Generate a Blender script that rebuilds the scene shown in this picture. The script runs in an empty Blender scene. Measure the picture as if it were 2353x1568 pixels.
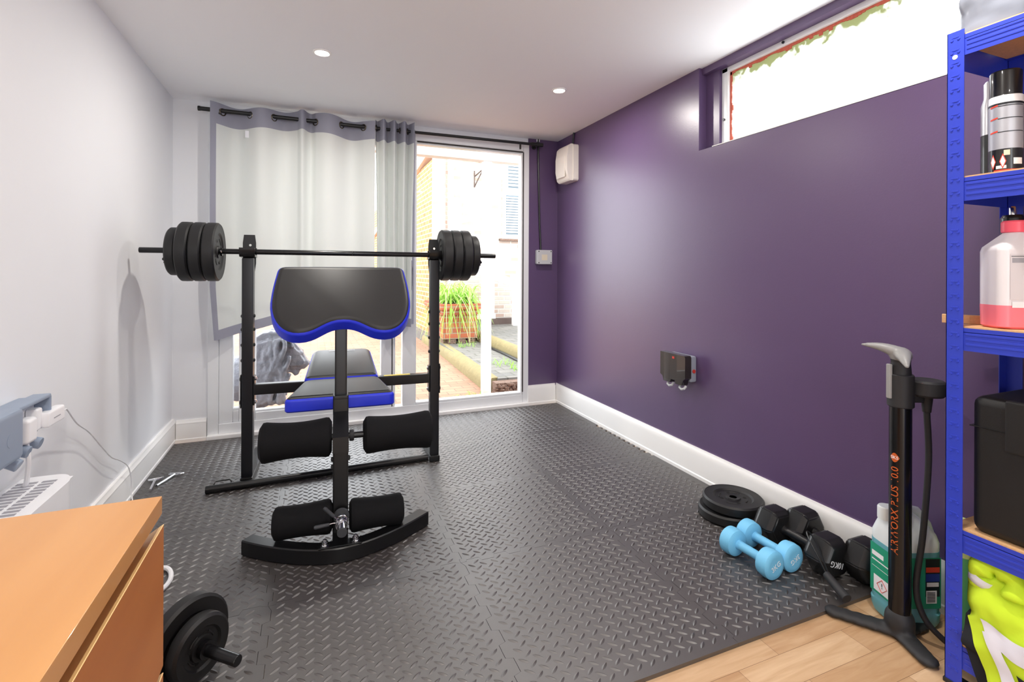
import bpy, bmesh, math, random
from mathutils import Vector, Matrix, noise
random.seed(7)
S = bpy.context.scene
COL = S.collection
PI = math.pi
V = Vector

# ------------------------------------------------------------------ camera
F_PX, YAW, ROLL, SHY, CAMZ = 1136.25, math.radians(22.118), math.radians(0.2414), -161.24, 1.1093
fwd = V((math.sin(YAW), math.cos(YAW), 0)); rt = V((math.cos(YAW), -math.sin(YAW), 0)); up = V((0, 0, 1))
r_ = math.cos(ROLL)*rt + math.sin(ROLL)*up
u_ = -math.sin(ROLL)*rt + math.cos(ROLL)*up
cam = bpy.data.cameras.new('camera'); camo = bpy.data.objects.new('camera', cam); COL.objects.link(camo)
camo.matrix_world = Matrix(((r_.x, u_.x, -fwd.x, 0), (r_.y, u_.y, -fwd.y, 0), (r_.z, u_.z, -fwd.z, CAMZ), (0, 0, 0, 1)))
cam.sensor_width = 36; cam.lens = 36*F_PX/2353; cam.shift_y = SHY/2353; cam.clip_start = 0.02
S.camera = camo

# ------------------------------------------------------------------ world, exposure
S.view_settings.view_transform = 'Standard'; S.view_settings.look = 'None'
S.view_settings.exposure = 0.58; S.view_settings.gamma = 1; S.view_settings.use_curve_mapping = False
W = bpy.data.worlds.new('overcast_sky'); S.world = W; W.use_nodes = True
bg = W.node_tree.nodes['Background']; bg.inputs[0].default_value = (0.93, 0.97, 1.0, 1); bg.inputs[1].default_value = 4.3
S.cycles.max_bounces = 10; S.cycles.diffuse_bounces = 6; S.cycles.transparent_max_bounces = 16
S.cycles.caustics_reflective = False; S.cycles.caustics_refractive = False
S.cycles.sample_clamp_indirect = 6
S.cycles.use_denoising = True

def portal(name, loc, rot, sx, sy):
    l = bpy.data.lights.new(name, 'AREA'); l.shape = 'RECTANGLE'; l.size = sx; l.size_y = sy
    l.cycles.is_portal = True
    o = bpy.data.objects.new(name, l); o.location = loc; o.rotation_euler = rot; COL.objects.link(o)
# light portals only guide sampling of the sky through the openings
portal('portal_door', (0.51, 3.86, 1.1), (-PI/2, 0, 0), 2.3, 2.2)
portal('portal_window', (2.10, 0.95, 1.98), (0, PI/2, 0), 0.45, 2.4)
portal('portal_rear_opening', (-0.175, -2.60, 1.06), (PI/2, 0, 0), .95, 2.1)

# ------------------------------------------------------------------ materials
def s2l(c):
    c = c/255.0
    return c/12.92 if c <= 0.04045 else ((c+0.055)/1.055)**2.4
def lin(rgb): return tuple(s2l(x) for x in rgb)+(1,)
def mat(name, rgb, rough=0.5, metal=0.0, var=None, bump=None, spec=0.5, trans=0.0, coat=0.0, emit=None, alpha=1.0, ior=1.45):
    m = bpy.data.materials.new(name); m.use_nodes = True
    nt = m.node_tree; n = nt.nodes; l = nt.links; p = n['Principled BSDF']
    p.inputs['Base Color'].default_value = lin(rgb); p.inputs['Roughness'].default_value = rough
    p.inputs['Metallic'].default_value = metal; p.inputs['Specular IOR Level'].default_value = spec
    p.inputs['Transmission Weight'].default_value = trans; p.inputs['Coat Weight'].default_value = coat
    p.inputs['IOR'].default_value = ior; p.inputs['Alpha'].default_value = alpha
    if emit: p.inputs['Emission Color'].default_value = emit[0]; p.inputs['Emission Strength'].default_value = emit[1]
    tc = n.new('ShaderNodeTexCoord')
    var = var or (9.0, 0.05)
    nz = n.new('ShaderNodeTexNoise'); nz.inputs['Scale'].default_value = var[0]; nz.inputs['Detail'].default_value = 4
    mx = n.new('ShaderNodeMix'); mx.data_type = 'RGBA'
    c = lin(rgb); a = var[1]
    mx.inputs[6].default_value = tuple(max(0, x*(1-a)) for x in c[:3])+(1,)
    mx.inputs[7].default_value = tuple(min(1, x*(1+a)) for x in c[:3])+(1,)
    l.new(tc.outputs['Object'], nz.inputs['Vector']); l.new(nz.outputs['Fac'], mx.inputs[0]); l.new(mx.outputs[2], p.inputs['Base Color'])
    if bump:
        b2 = n.new('ShaderNodeTexNoise'); b2.inputs['Scale'].default_value = bump[0]; b2.inputs['Detail'].default_value = 3
        bp = n.new('ShaderNodeBump'); bp.inputs['Strength'].default_value = bump[1]; bp.inputs['Distance'].default_value = bump[2] if len(bump) > 2 else 0.002
        l.new(tc.outputs['Object'], b2.inputs['Vector']); l.new(b2.outputs['Fac'], bp.inputs['Height']); l.new(bp.outputs['Normal'], p.inputs['Normal'])
    return m
def glass_mat(name, tint=(1, 1, 1), refl=0.06, rough=0.0):
    m = bpy.data.materials.new(name); m.use_nodes = True; nt = m.node_tree; n = nt.nodes; l = nt.links
    n.remove(n['Principled BSDF']); out = n['Material Output']
    t = n.new('ShaderNodeBsdfTransparent'); t.inputs[0].default_value = tint+(1,)
    g = n.new('ShaderNodeBsdfGlossy'); g.inputs['Roughness'].default_value = rough
    lw = n.new('ShaderNodeLayerWeight'); lw.inputs['Blend'].default_value = 0.5
    pw = n.new('ShaderNodeMath'); pw.operation = 'POWER'; pw.inputs[1].default_value = 5.0; l.new(lw.outputs['Facing'], pw.inputs[0])
    fr = n.new('ShaderNodeMath'); fr.operation = 'MULTIPLY_ADD'; fr.inputs[1].default_value = 0.6; fr.inputs[2].default_value = 0.025; l.new(pw.outputs[0], fr.inputs[0])
    mx = n.new('ShaderNodeMixShader'); l.new(fr.outputs[0], mx.inputs[0]); l.new(t.outputs[0], mx.inputs[1]); l.new(g.outputs[0], mx.inputs[2])
    l.new(mx.outputs[0], out.inputs[0]); return m
def brick_mat(name, c1, c2, mortar, bw=0.225, bh=0.075, ms=0.012, axes='XZ', off=(0, 0), rough=0.85, bias=0.0, white=0.0):
    m = bpy.data.materials.new(name); m.use_nodes = True; nt = m.node_tree; n = nt.nodes; l = nt.links; p = n['Principled BSDF']
    p.inputs['Roughness'].default_value = rough
    tc = n.new('ShaderNodeTexCoord'); sp = n.new('ShaderNodeSeparateXYZ'); cb = n.new('ShaderNodeCombineXYZ')
    l.new(tc.outputs['Object'], sp.inputs[0]); l.new(sp.outputs[axes[0]], cb.inputs[0]); l.new(sp.outputs[axes[1]], cb.inputs[1])
    br = n.new('ShaderNodeTexBrick'); l.new(cb.outputs[0], br.inputs['Vector'])
    br.inputs['Scale'].default_value = 1; br.inputs['Brick Width'].default_value = bw; br.inputs['Row Height'].default_value = bh
    br.inputs['Mortar Size'].default_value = ms; br.inputs['Color1'].default_value = lin(c1); br.inputs['Color2'].default_value = lin(c2)
    br.inputs['Mortar'].default_value = lin(mortar); br.inputs['Bias'].default_value = bias; br.inputs['Mortar Smooth'].default_value = 0.2
    nz = n.new('ShaderNodeTexNoise'); nz.inputs['Scale'].default_value = 18; l.new(tc.outputs['Object'], nz.inputs['Vector'])
    mx = n.new('ShaderNodeMix'); mx.data_type = 'RGBA'; mx.blend_type = 'MULTIPLY'; mx.inputs[0].default_value = 0.5
    cr = n.new('ShaderNodeValToRGB'); cr.color_ramp.elements[0].color = (0.6, 0.6, 0.6, 1); cr.color_ramp.elements[1].color = (1, 1, 1, 1)
    l.new(nz.outputs['Fac'], cr.inputs[0]); l.new(br.outputs['Color'], mx.inputs[6]); l.new(cr.outputs[0], mx.inputs[7]); l.new(mx.outputs[2], p.inputs['Base Color'])
    bp = n.new('ShaderNodeBump'); bp.inputs['Strength'].default_value = 0.6; bp.inputs['Distance'].default_value = 0.01; bp.invert = True
    l.new(br.outputs['Fac'], bp.inputs['Height']); l.new(bp.outputs['Normal'], p.inputs['Normal'])
    return m
def wood_mat(name, c1, c2, axis='Y', scale=(40, 3), rough=0.4, coat=0.0):
    m = mat(name, c1, rough, coat=coat); nt = m.node_tree; n = nt.nodes; l = nt.links; p = n['Principled BSDF']
    tc = n.new('ShaderNodeTexCoord'); mp = n.new('ShaderNodeMapping')
    sc = {'X': (scale[1], scale[0], scale[0]), 'Y': (scale[0], scale[1], scale[0]), 'Z': (scale[0], scale[0], scale[1])}[axis]
    mp.inputs['Scale'].default_value = sc
    nz = n.new('ShaderNodeTexNoise'); nz.inputs['Scale'].default_value = 1; nz.inputs['Detail'].default_value = 6; nz.inputs['Distortion'].default_value = 0.4
    cr = n.new('ShaderNodeValToRGB'); cr.color_ramp.elements[0].position = 0.3; cr.color_ramp.elements[1].position = 0.7
    cr.color_ramp.elements[0].color = lin(c2); cr.color_ramp.elements[1].color = lin(c1)
    l.new(tc.outputs['Object'], mp.inputs[0]); l.new(mp.outputs[0], nz.inputs['Vector']); l.new(nz.outputs['Fac'], cr.inputs[0]); l.new(cr.outputs[0], p.inputs['Base Color'])
    return m
def laminate_mat(name):
    m = bpy.data.materials.new(name); m.use_nodes = True; nt = m.node_tree; n = nt.nodes; l = nt.links; p = n['Principled BSDF']
    p.inputs['Roughness'].default_value = 0.42
    tc = n.new('ShaderNodeTexCoord')
    br = n.new('ShaderNodeTexBrick'); br.inputs['Scale'].default_value = 1; br.inputs['Brick Width'].default_value = 0.42; br.inputs['Row Height'].default_value = 0.094
    br.inputs['Mortar Size'].default_value = 0.0006; br.offset = 0.37; br.inputs['Color1'].default_value = lin((226, 196, 160)); br.inputs['Color2'].default_value = lin((196, 160, 122))
    br.inputs['Mortar'].default_value = lin((130, 100, 72))
    l.new(tc.outputs['Object'], br.inputs['Vector'])
    mp = n.new('ShaderNodeMapping'); mp.inputs['Scale'].default_value = (5, 46, 1)
    nz = n.new('ShaderNodeTexNoise'); nz.inputs['Scale'].default_value = 1; nz.inputs['Detail'].default_value = 7; nz.inputs['Distortion'].default_value = 0.8
    l.new(tc.outputs['Object'], mp.inputs[0]); l.new(mp.outputs[0], nz.inputs['Vector'])
    cr = n.new('ShaderNodeValToRGB'); cr.color_ramp.elements[0].position = 0.3; cr.color_ramp.elements[1].position = 0.72
    cr.color_ramp.elements[0].color = (0.72, 0.62, 0.52, 1); cr.color_ramp.elements[1].color = (1, 1, 1, 1)
    l.new(nz.outputs['Fac'], cr.inputs[0])
    mx = n.new('ShaderNodeMix'); mx.data_type = 'RGBA'; mx.blend_type = 'MULTIPLY'; mx.inputs[0].default_value = 0.8
    l.new(br.outputs['Color'], mx.inputs[6]); l.new(cr.outputs[0], mx.inputs[7]); l.new(mx.outputs[2], p.inputs['Base Color'])
    return m
def cloth_mat(name, rgb, trans=0.35, rough=0.8, weave=900, emitless=True):
    m = bpy.data.materials.new(name); m.use_nodes = True; nt = m.node_tree; n = nt.nodes; l = nt.links
    p = n['Principled BSDF']; p.inputs['Roughness'].default_value = rough; p.inputs['Specular IOR Level'].default_value = 0.2
    tc = n.new('ShaderNodeTexCoord'); nz = n.new('ShaderNodeTexNoise'); nz.inputs['Scale'].default_value = weave; l.new(tc.outputs['Object'], nz.inputs['Vector'])
    mx = n.new('ShaderNodeMix'); mx.data_type = 'RGBA'; c = lin(rgb)
    mx.inputs[6].default_value = tuple(x*0.94 for x in c[:3])+(1,); mx.inputs[7].default_value = c
    l.new(nz.outputs['Fac'], mx.inputs[0]); l.new(mx.outputs[2], p.inputs['Base Color'])
    t = n.new('ShaderNodeBsdfTranslucent'); l.new(mx.outputs[2], t.inputs[0])
    ms = n.new('ShaderNodeMixShader'); ms.inputs[0].default_value = trans
    l.new(p.outputs[0], ms.inputs[1]); l.new(t.outputs[0], ms.inputs[2]); l.new(ms.outputs[0], n['Material Output'].inputs[0])
    return m

M = {}
M['white_wall'] = mat('white_wall_paint', (232, 233, 236), 0.7, var=(3, 0.02), bump=(120, 0.08))
M['ceiling'] = mat('ceiling_paint', (250, 251, 253), 0.75, var=(3, 0.02), bump=(90, 0.06))
M['purple'] = mat('purple_satin_paint', (90, 69, 106), 0.34, var=(2.5, 0.07), bump=(160, 0.10), spec=0.85)
M['gloss_white'] = mat('white_gloss_paint', (250, 249, 247), 0.3, var=(6, 0.02))
M['pvc'] = mat('white_pvc', (236, 238, 240), 0.28, var=(5, 0.02))
M['gasket'] = mat('dark_gasket', (62, 58, 56), 0.6)
M['laminate'] = laminate_mat('oak_laminate')
M['foam'] = mat('black_foam_rubber', (56, 51, 49), 0.46, var=(260, 0.10), bump=(900, 0.12, 0.0004), spec=0.9, ior=1.75)
M['steel_black'] = mat('black_powder_coat', (15, 15, 17), 0.34, var=(200, 0.1), spec=0.5)
M['steel_slate'] = mat('black_tube_enamel', (21, 22, 27), 0.3, var=(200, 0.08), spec=0.5)
M['bar_black'] = mat('black_bar_enamel', (16, 16, 18), 0.22)
M['vinyl_plate'] = mat('black_vinyl_plate', (25, 25, 26), 0.48, var=(60, 0.12), bump=(500, 0.08))
M['pad_black'] = mat('black_leatherette', (30, 29, 30), 0.46, var=(60, 0.06), bump=(420, 0.12, 0.001))
M['pad_blue'] = mat('blue_leatherette', (38, 54, 214), 0.42, var=(30, 0.04), bump=(420, 0.1, 0.001))
M['roller'] = mat('black_roller_foam', (22, 22, 24), 0.85, var=(300, 0.15), bump=(700, 0.2), spec=0.2)
M['chrome'] = mat('polished_chrome', (222, 224, 228), 0.12, 1.0)
M['rubber'] = mat('dark_rubber', (40, 40, 42), 0.6)
M['rubber_grey'] = mat('grey_rubber_cap', (66, 68, 72), 0.6)
M['label_white'] = mat('white_print', (235, 236, 240), 0.5)
M['hole_black'] = mat('black_hole', (8, 8, 8), 0.8)
M['rod'] = mat('black_curtain_rod', (26, 26, 27), 0.35)
M['lining'] = cloth_mat('curtain_lining', (220, 224, 221), 0.11)
M['hem'] = cloth_mat('grey_curtain_cloth', (156, 157, 170), 0.06)
M['eyelet'] = mat('bronze_eyelet', (112, 104, 92), 0.3, 1.0)
M['cream_plastic'] = mat('cream_plastic', (236, 230, 222), 0.35)
M['grey_plastic'] = mat('light_grey_plastic', (198, 200, 202), 0.4)
M['beige'] = mat('beige_sticker', (222, 212, 188), 0.6)
M['screw'] = mat('dark_screw', (60, 60, 66), 0.4, 0.6)
M['cable_black'] = mat('black_cable', (24, 24, 28), 0.35)
M['smoke'] = mat('smoked_black_cover', (44, 40, 38), 0.22, coat=0.4)
M['ip_grey'] = mat('grey_socket_box', (150, 156, 168), 0.4)
M['ip_blue'] = mat('blue_grey_socket_box', (142, 156, 176), 0.4)
M['socket_white'] = mat('white_socket', (242, 243, 246), 0.3)
M['red'] = mat('red_plastic', (200, 60, 50), 0.4)
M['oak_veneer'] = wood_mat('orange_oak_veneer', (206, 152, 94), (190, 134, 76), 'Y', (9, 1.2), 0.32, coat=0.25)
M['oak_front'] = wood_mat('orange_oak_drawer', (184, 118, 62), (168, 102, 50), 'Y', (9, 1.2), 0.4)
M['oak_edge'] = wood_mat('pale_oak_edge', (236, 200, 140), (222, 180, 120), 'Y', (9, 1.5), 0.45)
M['blue_db'] = mat('sky_blue_neoprene', (120, 196, 236), 0.55, var=(200, 0.05), bump=(600, 0.1))
M['hex'] = mat('black_hex_rubber', (24, 24, 25), 0.33, var=(30, 0.15), bump=(250, 0.08))
M['shelf_blue'] = mat('blue_shelf_paint', (48, 66, 190), 0.36, var=(6, 0.05))
M['chipboard'] = mat('chipboard', (222, 176, 126), 0.7, var=(160, 0.2), bump=(300, 0.2))
M['black_case'] = mat('black_case_plastic', (24, 24, 25), 0.5, var=(80, 0.1), bump=(500, 0.15))
M['hivis'] = cloth_mat('hi_vis_yellow', (214, 246, 60), 0.15)
M['reflective'] = mat('reflective_tape', (214, 214, 226), 0.45, 0.0)
M['dark_cloth'] = cloth_mat('charcoal_cloth', (36, 38, 44), 0.05)
M['can_black'] = mat('black_can', (26, 26, 27), 0.3, coat=0.4)
M['can_silver'] = mat('silver_can_print', (176, 178, 186), 0.38, 0.4)
M['can_steel'] = mat('bare_can_metal', (205, 205, 210), 0.3, 0.8)
M['pink'] = mat('pink_coolant', (252, 128, 142), 0.35)
M['pink_cap'] = mat('coral_cap', (250, 96, 116), 0.35)
M['clear_pet'] = mat('milky_plastic_bottle', (226, 222, 226), 0.28)
M['jug_white'] = mat('white_hdpe', (226, 234, 236), 0.38)
M['jug_teal'] = mat('teal_liquid_hdpe', (104, 170, 182), 0.38)
M['jug_green'] = mat('green_liquid_hdpe', (96, 178, 120), 0.4)
M['jug_lime'] = mat('lime_hdpe', (206, 224, 150), 0.4)
M['label_green'] = mat('green_label', (38, 150, 116), 0.45)
M['label_black'] = mat('black_label', (26, 30, 36), 0.45)
M['label_red'] = mat('red_print', (220, 70, 50), 0.5)
M['label_blue'] = mat('blue_print', (40, 60, 150), 0.5)
M['label_grey'] = mat('grey_print', (160, 160, 168), 0.5)
M['orange_print'] = mat('orange_print', (196, 92, 36), 0.5)
M['pump_grey'] = mat('grey_pump_handle', (146, 146, 145), 0.4)
M['poly_clear'] = cloth_mat('cloudy_polythene', (128, 133, 145), 0.05, rough=0.25, weave=14)
M['poly_dark'] = mat('grey_plastic_part', (112, 116, 126), 0.5)
M['lion'] = mat('weathered_bronze', (112, 114, 122), 0.42, 0.15, var=(22, 0.65), bump=(60, 0.5, 0.01), spec=0.6)
M['paving'] = brick_mat('block_paving', (170, 128, 102), (152, 112, 88), (120, 102, 84), 0.20, 0.10, 0.006, 'XY')
M['step_paving'] = brick_mat('grey_block_paving', (116, 112, 106), (100, 98, 94), (84, 82, 72), 0.22, 0.15, 0.008, 'XY')
M['kerb'] = mat('mossy_concrete', (128, 116, 80), 0.9, var=(14, 0.25), bump=(60, 0.6, 0.01))
M['rubble'] = mat('rough_rubble', (128, 104, 90), 0.95, var=(60, 0.5), bump=(70, 1.0, 0.03))
M['planter_brick'] = brick_mat('orange_planter_brick', (168, 92, 60), (150, 78, 50), (150, 124, 102), 0.225, 0.075, 0.010, 'XZ')
M['planter_brick_side'] = brick_mat('orange_planter_brick_side', (168, 92, 60), (150, 78, 50), (150, 124, 102), 0.225, 0.075, 0.010, 'YZ')
M['house_orange'] = brick_mat('orange_house_brick', (206, 140, 84), (186, 116, 66), (214, 190, 156), 0.225, 0.075, 0.010, 'YZ')
M['house_pale'] = brick_mat('pale_house_brick', (186, 176, 164), (150, 108, 88), (190, 184, 176), 0.225, 0.075, 0.012, 'XZ', bias=-0.4)
M['white_render'] = mat('white_paint_outdoors', (242, 242, 244), 0.6)
M['dark_metal'] = mat('dark_metal_outdoors', (90, 76, 70), 0.5, 0.5)
M['leaf'] = cloth_mat('strap_leaf_green', (150, 196, 84), 0.4, weave=40)
M['leaf_pale'] = cloth_mat('pale_strap_leaf', (206, 216, 150), 0.4, weave=40)
M['soil'] = mat('soil', (60, 48, 38), 0.95)
M['glass'] = glass_mat('door_glass'); M['window_glass'] = glass_mat('window_glass')
M['dark_glass'] = mat('house_window_glass', (70, 88, 98), 0.15, coat=0.5)
M['sealant'] = mat('red_sealant', (206, 104, 84), 0.7, var=(60, 0.2))
M['grime'] = None
M['lamp'] = mat('lamp_lens', (255, 250, 235), 0.4, emit=((1, 0.95, 0.84, 1), 14))
M['cream_trim'] = mat('cream_gutter', (216, 208, 198), 0.5)
M['anodised'] = mat('bare_metal_foot', (150, 150, 152), 0.35, 0.8)
M['wire_white'] = mat('white_wire', (236, 236, 238), 0.4)

def grime_mat():
    m = bpy.data.materials.new('window_grime'); m.use_nodes = True; nt = m.node_tree; n = nt.nodes; l = nt.links
    p = n['Principled BSDF']; p.inputs['Base Color'].default_value = lin((176, 184, 132)); p.inputs['Roughness'].default_value = 0.8
    t = n.new('ShaderNodeBsdfTransparent'); tl = n.new('ShaderNodeBsdfTranslucent'); tl.inputs[0].default_value = lin((96, 102, 66))
    tc = n.new('ShaderNodeTexCoord'); nz = n.new('ShaderNodeTexNoise'); nz.inputs['Scale'].default_value = 22; nz.inputs['Detail'].default_value = 5
    l.new(tc.outputs['Object'], nz.inputs['Vector'])
    sp = n.new('ShaderNodeSeparateXYZ'); l.new(tc.outputs['Object'], sp.inputs[0])
    ma = n.new('ShaderNodeMapRange'); ma.inputs[1].default_value = 2.02; ma.inputs[2].default_value = 2.125; l.new(sp.outputs['Z'], ma.inputs[0])
    ns = n.new('ShaderNodeMath'); ns.operation = 'MULTIPLY_ADD'; ns.inputs[1].default_value = 1.4; ns.inputs[2].default_value = -.75; l.new(nz.outputs['Fac'], ns.inputs[0])
    ad = n.new('ShaderNodeMath'); ad.operation = 'ADD'; l.new(ns.outputs[0], ad.inputs[0]); l.new(ma.outputs[0], ad.inputs[1])
    m2 = n.new('ShaderNodeMath'); m2.operation = 'MULTIPLY'; m2.inputs[1].default_value = 1.25; m2.use_clamp = True; l.new(ad.outputs[0], m2.inputs[0])
    a = n.new('ShaderNodeMixShader'); a.inputs[0].default_value = 0.45; l.new(p.outputs[0], a.inputs[1]); l.new(tl.outputs[0], a.inputs[2])
    b = n.new('ShaderNodeMixShader'); l.new(m2.outputs[0], b.inputs[0]); l.new(t.outputs[0], b.inputs[1]); l.new(a.outputs[0], b.inputs[2])
    l.new(b.outputs[0], n['Material Output'].inputs[0]); return m
M['grime'] = grime_mat()

# ------------------------------------------------------------------ mesh builder
FR = {}
class B:
    def __init__(s): s.bm = bmesh.new()
    def box(s, x0, x1, y0, y1, z0, z1, bev=0, seg=2, mtx=None):
        t = bmesh.new(); bmesh.ops.create_cube(t, size=1)
        bmesh.ops.scale(t, vec=(abs(x1-x0), abs(y1-y0), abs(z1-z0)), verts=t.verts)
        bmesh.ops.translate(t, vec=((x0+x1)/2, (y0+y1)/2, (z0+z1)/2), verts=t.verts)
        if bev: bmesh.ops.bevel(t, geom=t.edges[:], offset=bev, segments=seg, affect='EDGES', profile=0.5)
        return s.add(t, mtx)
    def add(s, t, mtx=None):
        if mtx: bmesh.ops.transform(t, matrix=mtx, verts=t.verts)
        me = bpy.data.meshes.new('t'); t.to_mesh(me); t.free(); s.bm.from_mesh(me); bpy.data.meshes.remove(me); return s
    def ring(s, c, ax1, ax2, r, seg): return [s.bm.verts.new(V(c)+r*(math.cos(2*PI*i/seg)*ax1+math.sin(2*PI*i/seg)*ax2)) for i in range(seg)]
    def lathe(s, prof, p0, axis, seg=32, cap0=True, cap1=True):
        a = V(axis).normalized(); h = V((0, 0, 1)) if abs(a.z) < 0.9 else V((1, 0, 0)); e1 = a.cross(h).normalized(); e2 = a.cross(e1)
        rs = [s.ring(V(p0)+a*d, e1, e2, max(r, 1e-5), seg) for r, d in prof]
        for A, Bb in zip(rs, rs[1:]):
            for i in range(seg): s.bm.faces.new((A[i], A[(i+1) % seg], Bb[(i+1) % seg], Bb[i]))
        if cap0: s.bm.faces.new(rs[0])
        if cap1: s.bm.faces.new(rs[-1][::-1])
        return s
    def cyl(s, p0, p1, r, r1=None, seg=24):
        p0, p1 = V(p0), V(p1); L = (p1-p0).length; r1 = r if r1 is None else r1
        b = min(r, r1, L)*0.08
        return s.lathe([(r-b, 0), (r, b), (r1, L-b), (r1-b, L)], p0, p1-p0, seg)
    def tube(s, pts, r, seg=10, closed=False, flat=None):
        pts = [V(p) for p in pts]; n = len(pts); rs = []; prev = None
        for i, p in enumerate(pts):
            if closed: t = (pts[(i+1) % n]-pts[i-1]).normalized()
            else: t = (pts[min(i+1, n-1)]-pts[max(i-1, 0)]).normalized()
            if prev is None: h = V((0, 0, 1)) if abs(t.z) < 0.9 else V((1, 0, 0)); e1 = t.cross(h).normalized()
            else: e1 = (prev-t*prev.dot(t)).normalized()
            prev = e1; e2 = t.cross(e1); rr = r[i] if isinstance(r, (list, tuple)) else r
            rs.append(s.ring(p, e1, e2, rr, seg))
        for k in range(n if closed else n-1):
            A, Bb = rs[k], rs[(k+1) % n]
            for i in range(seg): s.bm.faces.new((A[i], A[(i+1) % seg], Bb[(i+1) % seg], Bb[i]))
        if not closed: s.bm.faces.new(rs[0]); s.bm.faces.new(rs[-1][::-1])
        return s
    def prism(s, poly, o, ux, uy, depth, bev=0, seg=2):
        t = bmesh.new(); o, ux, uy = V(o), V(ux), V(uy); n = ux.cross(uy).normalized()
        v0 = [t.verts.new(o+ux*a+uy*b) for a, b in poly]; v1 = [t.verts.new(o+ux*a+uy*b+n*depth) for a, b in poly]
        t.faces.new(v0[::-1]); t.faces.new(v1); k = len(poly)
        for i in range(k): t.faces.new((v0[i], v0[(i+1) % k], v1[(i+1) % k], v1[i]))
        if bev:
            es = [e for e in t.edges if len(e.link_faces) == 2 and e.calc_face_angle(0) > 0.6]
            bmesh.ops.bevel(t, geom=es, offset=bev, segments=seg, affect='EDGES', profile=0.5)
        return s.add(t)
    def ball(s, c, rx, ry=None, rz=None, seg=16, mtx=None):
        t = bmesh.new(); bmesh.ops.create_uvsphere(t, u_segments=seg, v_segments=max(6, seg//2), radius=1)
        bmesh.ops.scale(t, vec=(rx, ry or rx, rz or rx), verts=t.verts)
        if mtx: bmesh.ops.transform(t, matrix=mtx, verts=t.verts)
        bmesh.ops.translate(t, vec=c, verts=t.verts); return s.add(t)
    def grid(s, f, nu, nv, closed_u=False):
        vs = [[s.bm.verts.new(f(i/nu, j/nv)) for j in range(nv+1)] for i in range(nu+1)]
        for i in range(nu):
            for j in range(nv): s.bm.faces.new((vs[i][j], vs[i+1][j], vs[i+1][j+1], vs[i][j+1]))
        return s
    def blob(s, voxel, smooth=4):
        me = bpy.data.meshes.new('b'); s.bm.to_mesh(me); o = bpy.data.objects.new('b', me); COL.objects.link(o)
        md = o.modifiers.new('r', 'REMESH'); md.mode = 'VOXEL'; md.voxel_size = voxel
        ms = o.modifiers.new('s', 'SMOOTH'); ms.iterations = smooth; ms.factor = 0.5
        dg = bpy.context.evaluated_depsgraph_get(); me2 = bpy.data.meshes.new_from_object(o.evaluated_get(dg))
        bpy.data.objects.remove(o); bpy.data.meshes.remove(me)
        s.bm.clear(); s.bm.from_mesh(me2); bpy.data.meshes.remove(me2); return s
    def build(s, name, m, parent=None, world=True, angle=38, flip=True, solid=0):
        if flip: bmesh.ops.recalc_face_normals(s.bm, faces=s.bm.faces[:])
        me = bpy.data.meshes.new(name); s.bm.to_mesh(me); s.bm.free()
        F = FR.get(parent, Matrix()) if parent else Matrix()
        if world and parent: me.transform(F.inverted())
        me.shade_smooth(); me.set_sharp_from_angle(angle=math.radians(angle))
        me.materials.append(M[m] if isinstance(m, str) else m)
        o = bpy.data.objects.new(name, me); COL.objects.link(o)
        if parent: o.parent = parent
        if angle < 45:
            wn = o.modifiers.new('even_shading', 'WEIGHTED_NORMAL'); wn.keep_sharp = True
        FR[o] = F if parent else Matrix()
        if solid:
            md = o.modifiers.new('thickness', 'SOLIDIFY'); md.thickness = solid; md.offset = 0
        return o
def thing(name, label, cat, loc=(0, 0, 0), rotz=0, group=None):
    o = bpy.data.objects.new(name, None); COL.objects.link(o); o.empty_display_size = 0.05
    o.location = loc; o.rotation_euler = (0, 0, rotz); FR[o] = Matrix.Translation(loc) @ Matrix.Rotation(rotz, 4, 'Z')
    return tag(o, label, cat, group)
def tag(o, label, cat, group=None, kind=None):
    o['label'] = label; o['category'] = cat
    if group: o['group'] = group
    if kind: o['kind'] = kind
    return o
def struct(o): o['kind'] = 'structure'; return o
def text_bm(b, s, size, mtx, ext=0.0004):
    c = bpy.data.curves.new('t', 'FONT'); c.body = s; c.size = size; c.extrude = ext; c.align_x = 'CENTER'; c.align_y = 'CENTER'; c.resolution_u = 3
    o = bpy.data.objects.new('t', c); COL.objects.link(o)
    dg = bpy.context.evaluated_depsgraph_get(); me = bpy.data.meshes.new_from_object(o.evaluated_get(dg)); bpy.data.objects.remove(o); bpy.data.curves.remove(c)
    me.transform(mtx); b.bm.from_mesh(me); bpy.data.meshes.remove(me); return b
def frame_m(o, ex, ey):
    ex = V(ex).normalized(); ey = V(ey).normalized(); ez = ex.cross(ey)
    return Matrix(((ex.x, ey.x, ez.x, o[0]), (ex.y, ey.y, ez.y, o[1]), (ex.z, ey.z, ez.z, o[2]), (0, 0, 0, 1)))
def rrect(w, h, r, n=5, cx=0, cy=0):
    P = []
    for sx, sy, a0 in ((1, -1, -PI/2), (1, 1, 0), (-1, 1, PI/2), (-1, -1, PI)):
        for k in range(n+1):
            a = a0+PI/2*k/n; P.append((cx+sx*(w/2-r)+r*math.cos(a), cy+sy*(h/2-r)+r*math.sin(a)))
    return P
def smooth_path(P, n=6):
    P = [V(p) for p in P]; out = []
    for i in range(len(P)-1):
        p0, p1, p2, p3 = P[max(i-1, 0)], P[i], P[i+1], P[min(i+2, len(P)-1)]
        for k in range(n):
            t = k/n; out.append(.5*((2*p1)+(p2-p0)*t+(2*p0-5*p1+4*p2-p3)*t*t+(3*p1-p0-3*p2+p3)*t**3))
    out.append(P[-1]); return out
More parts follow.
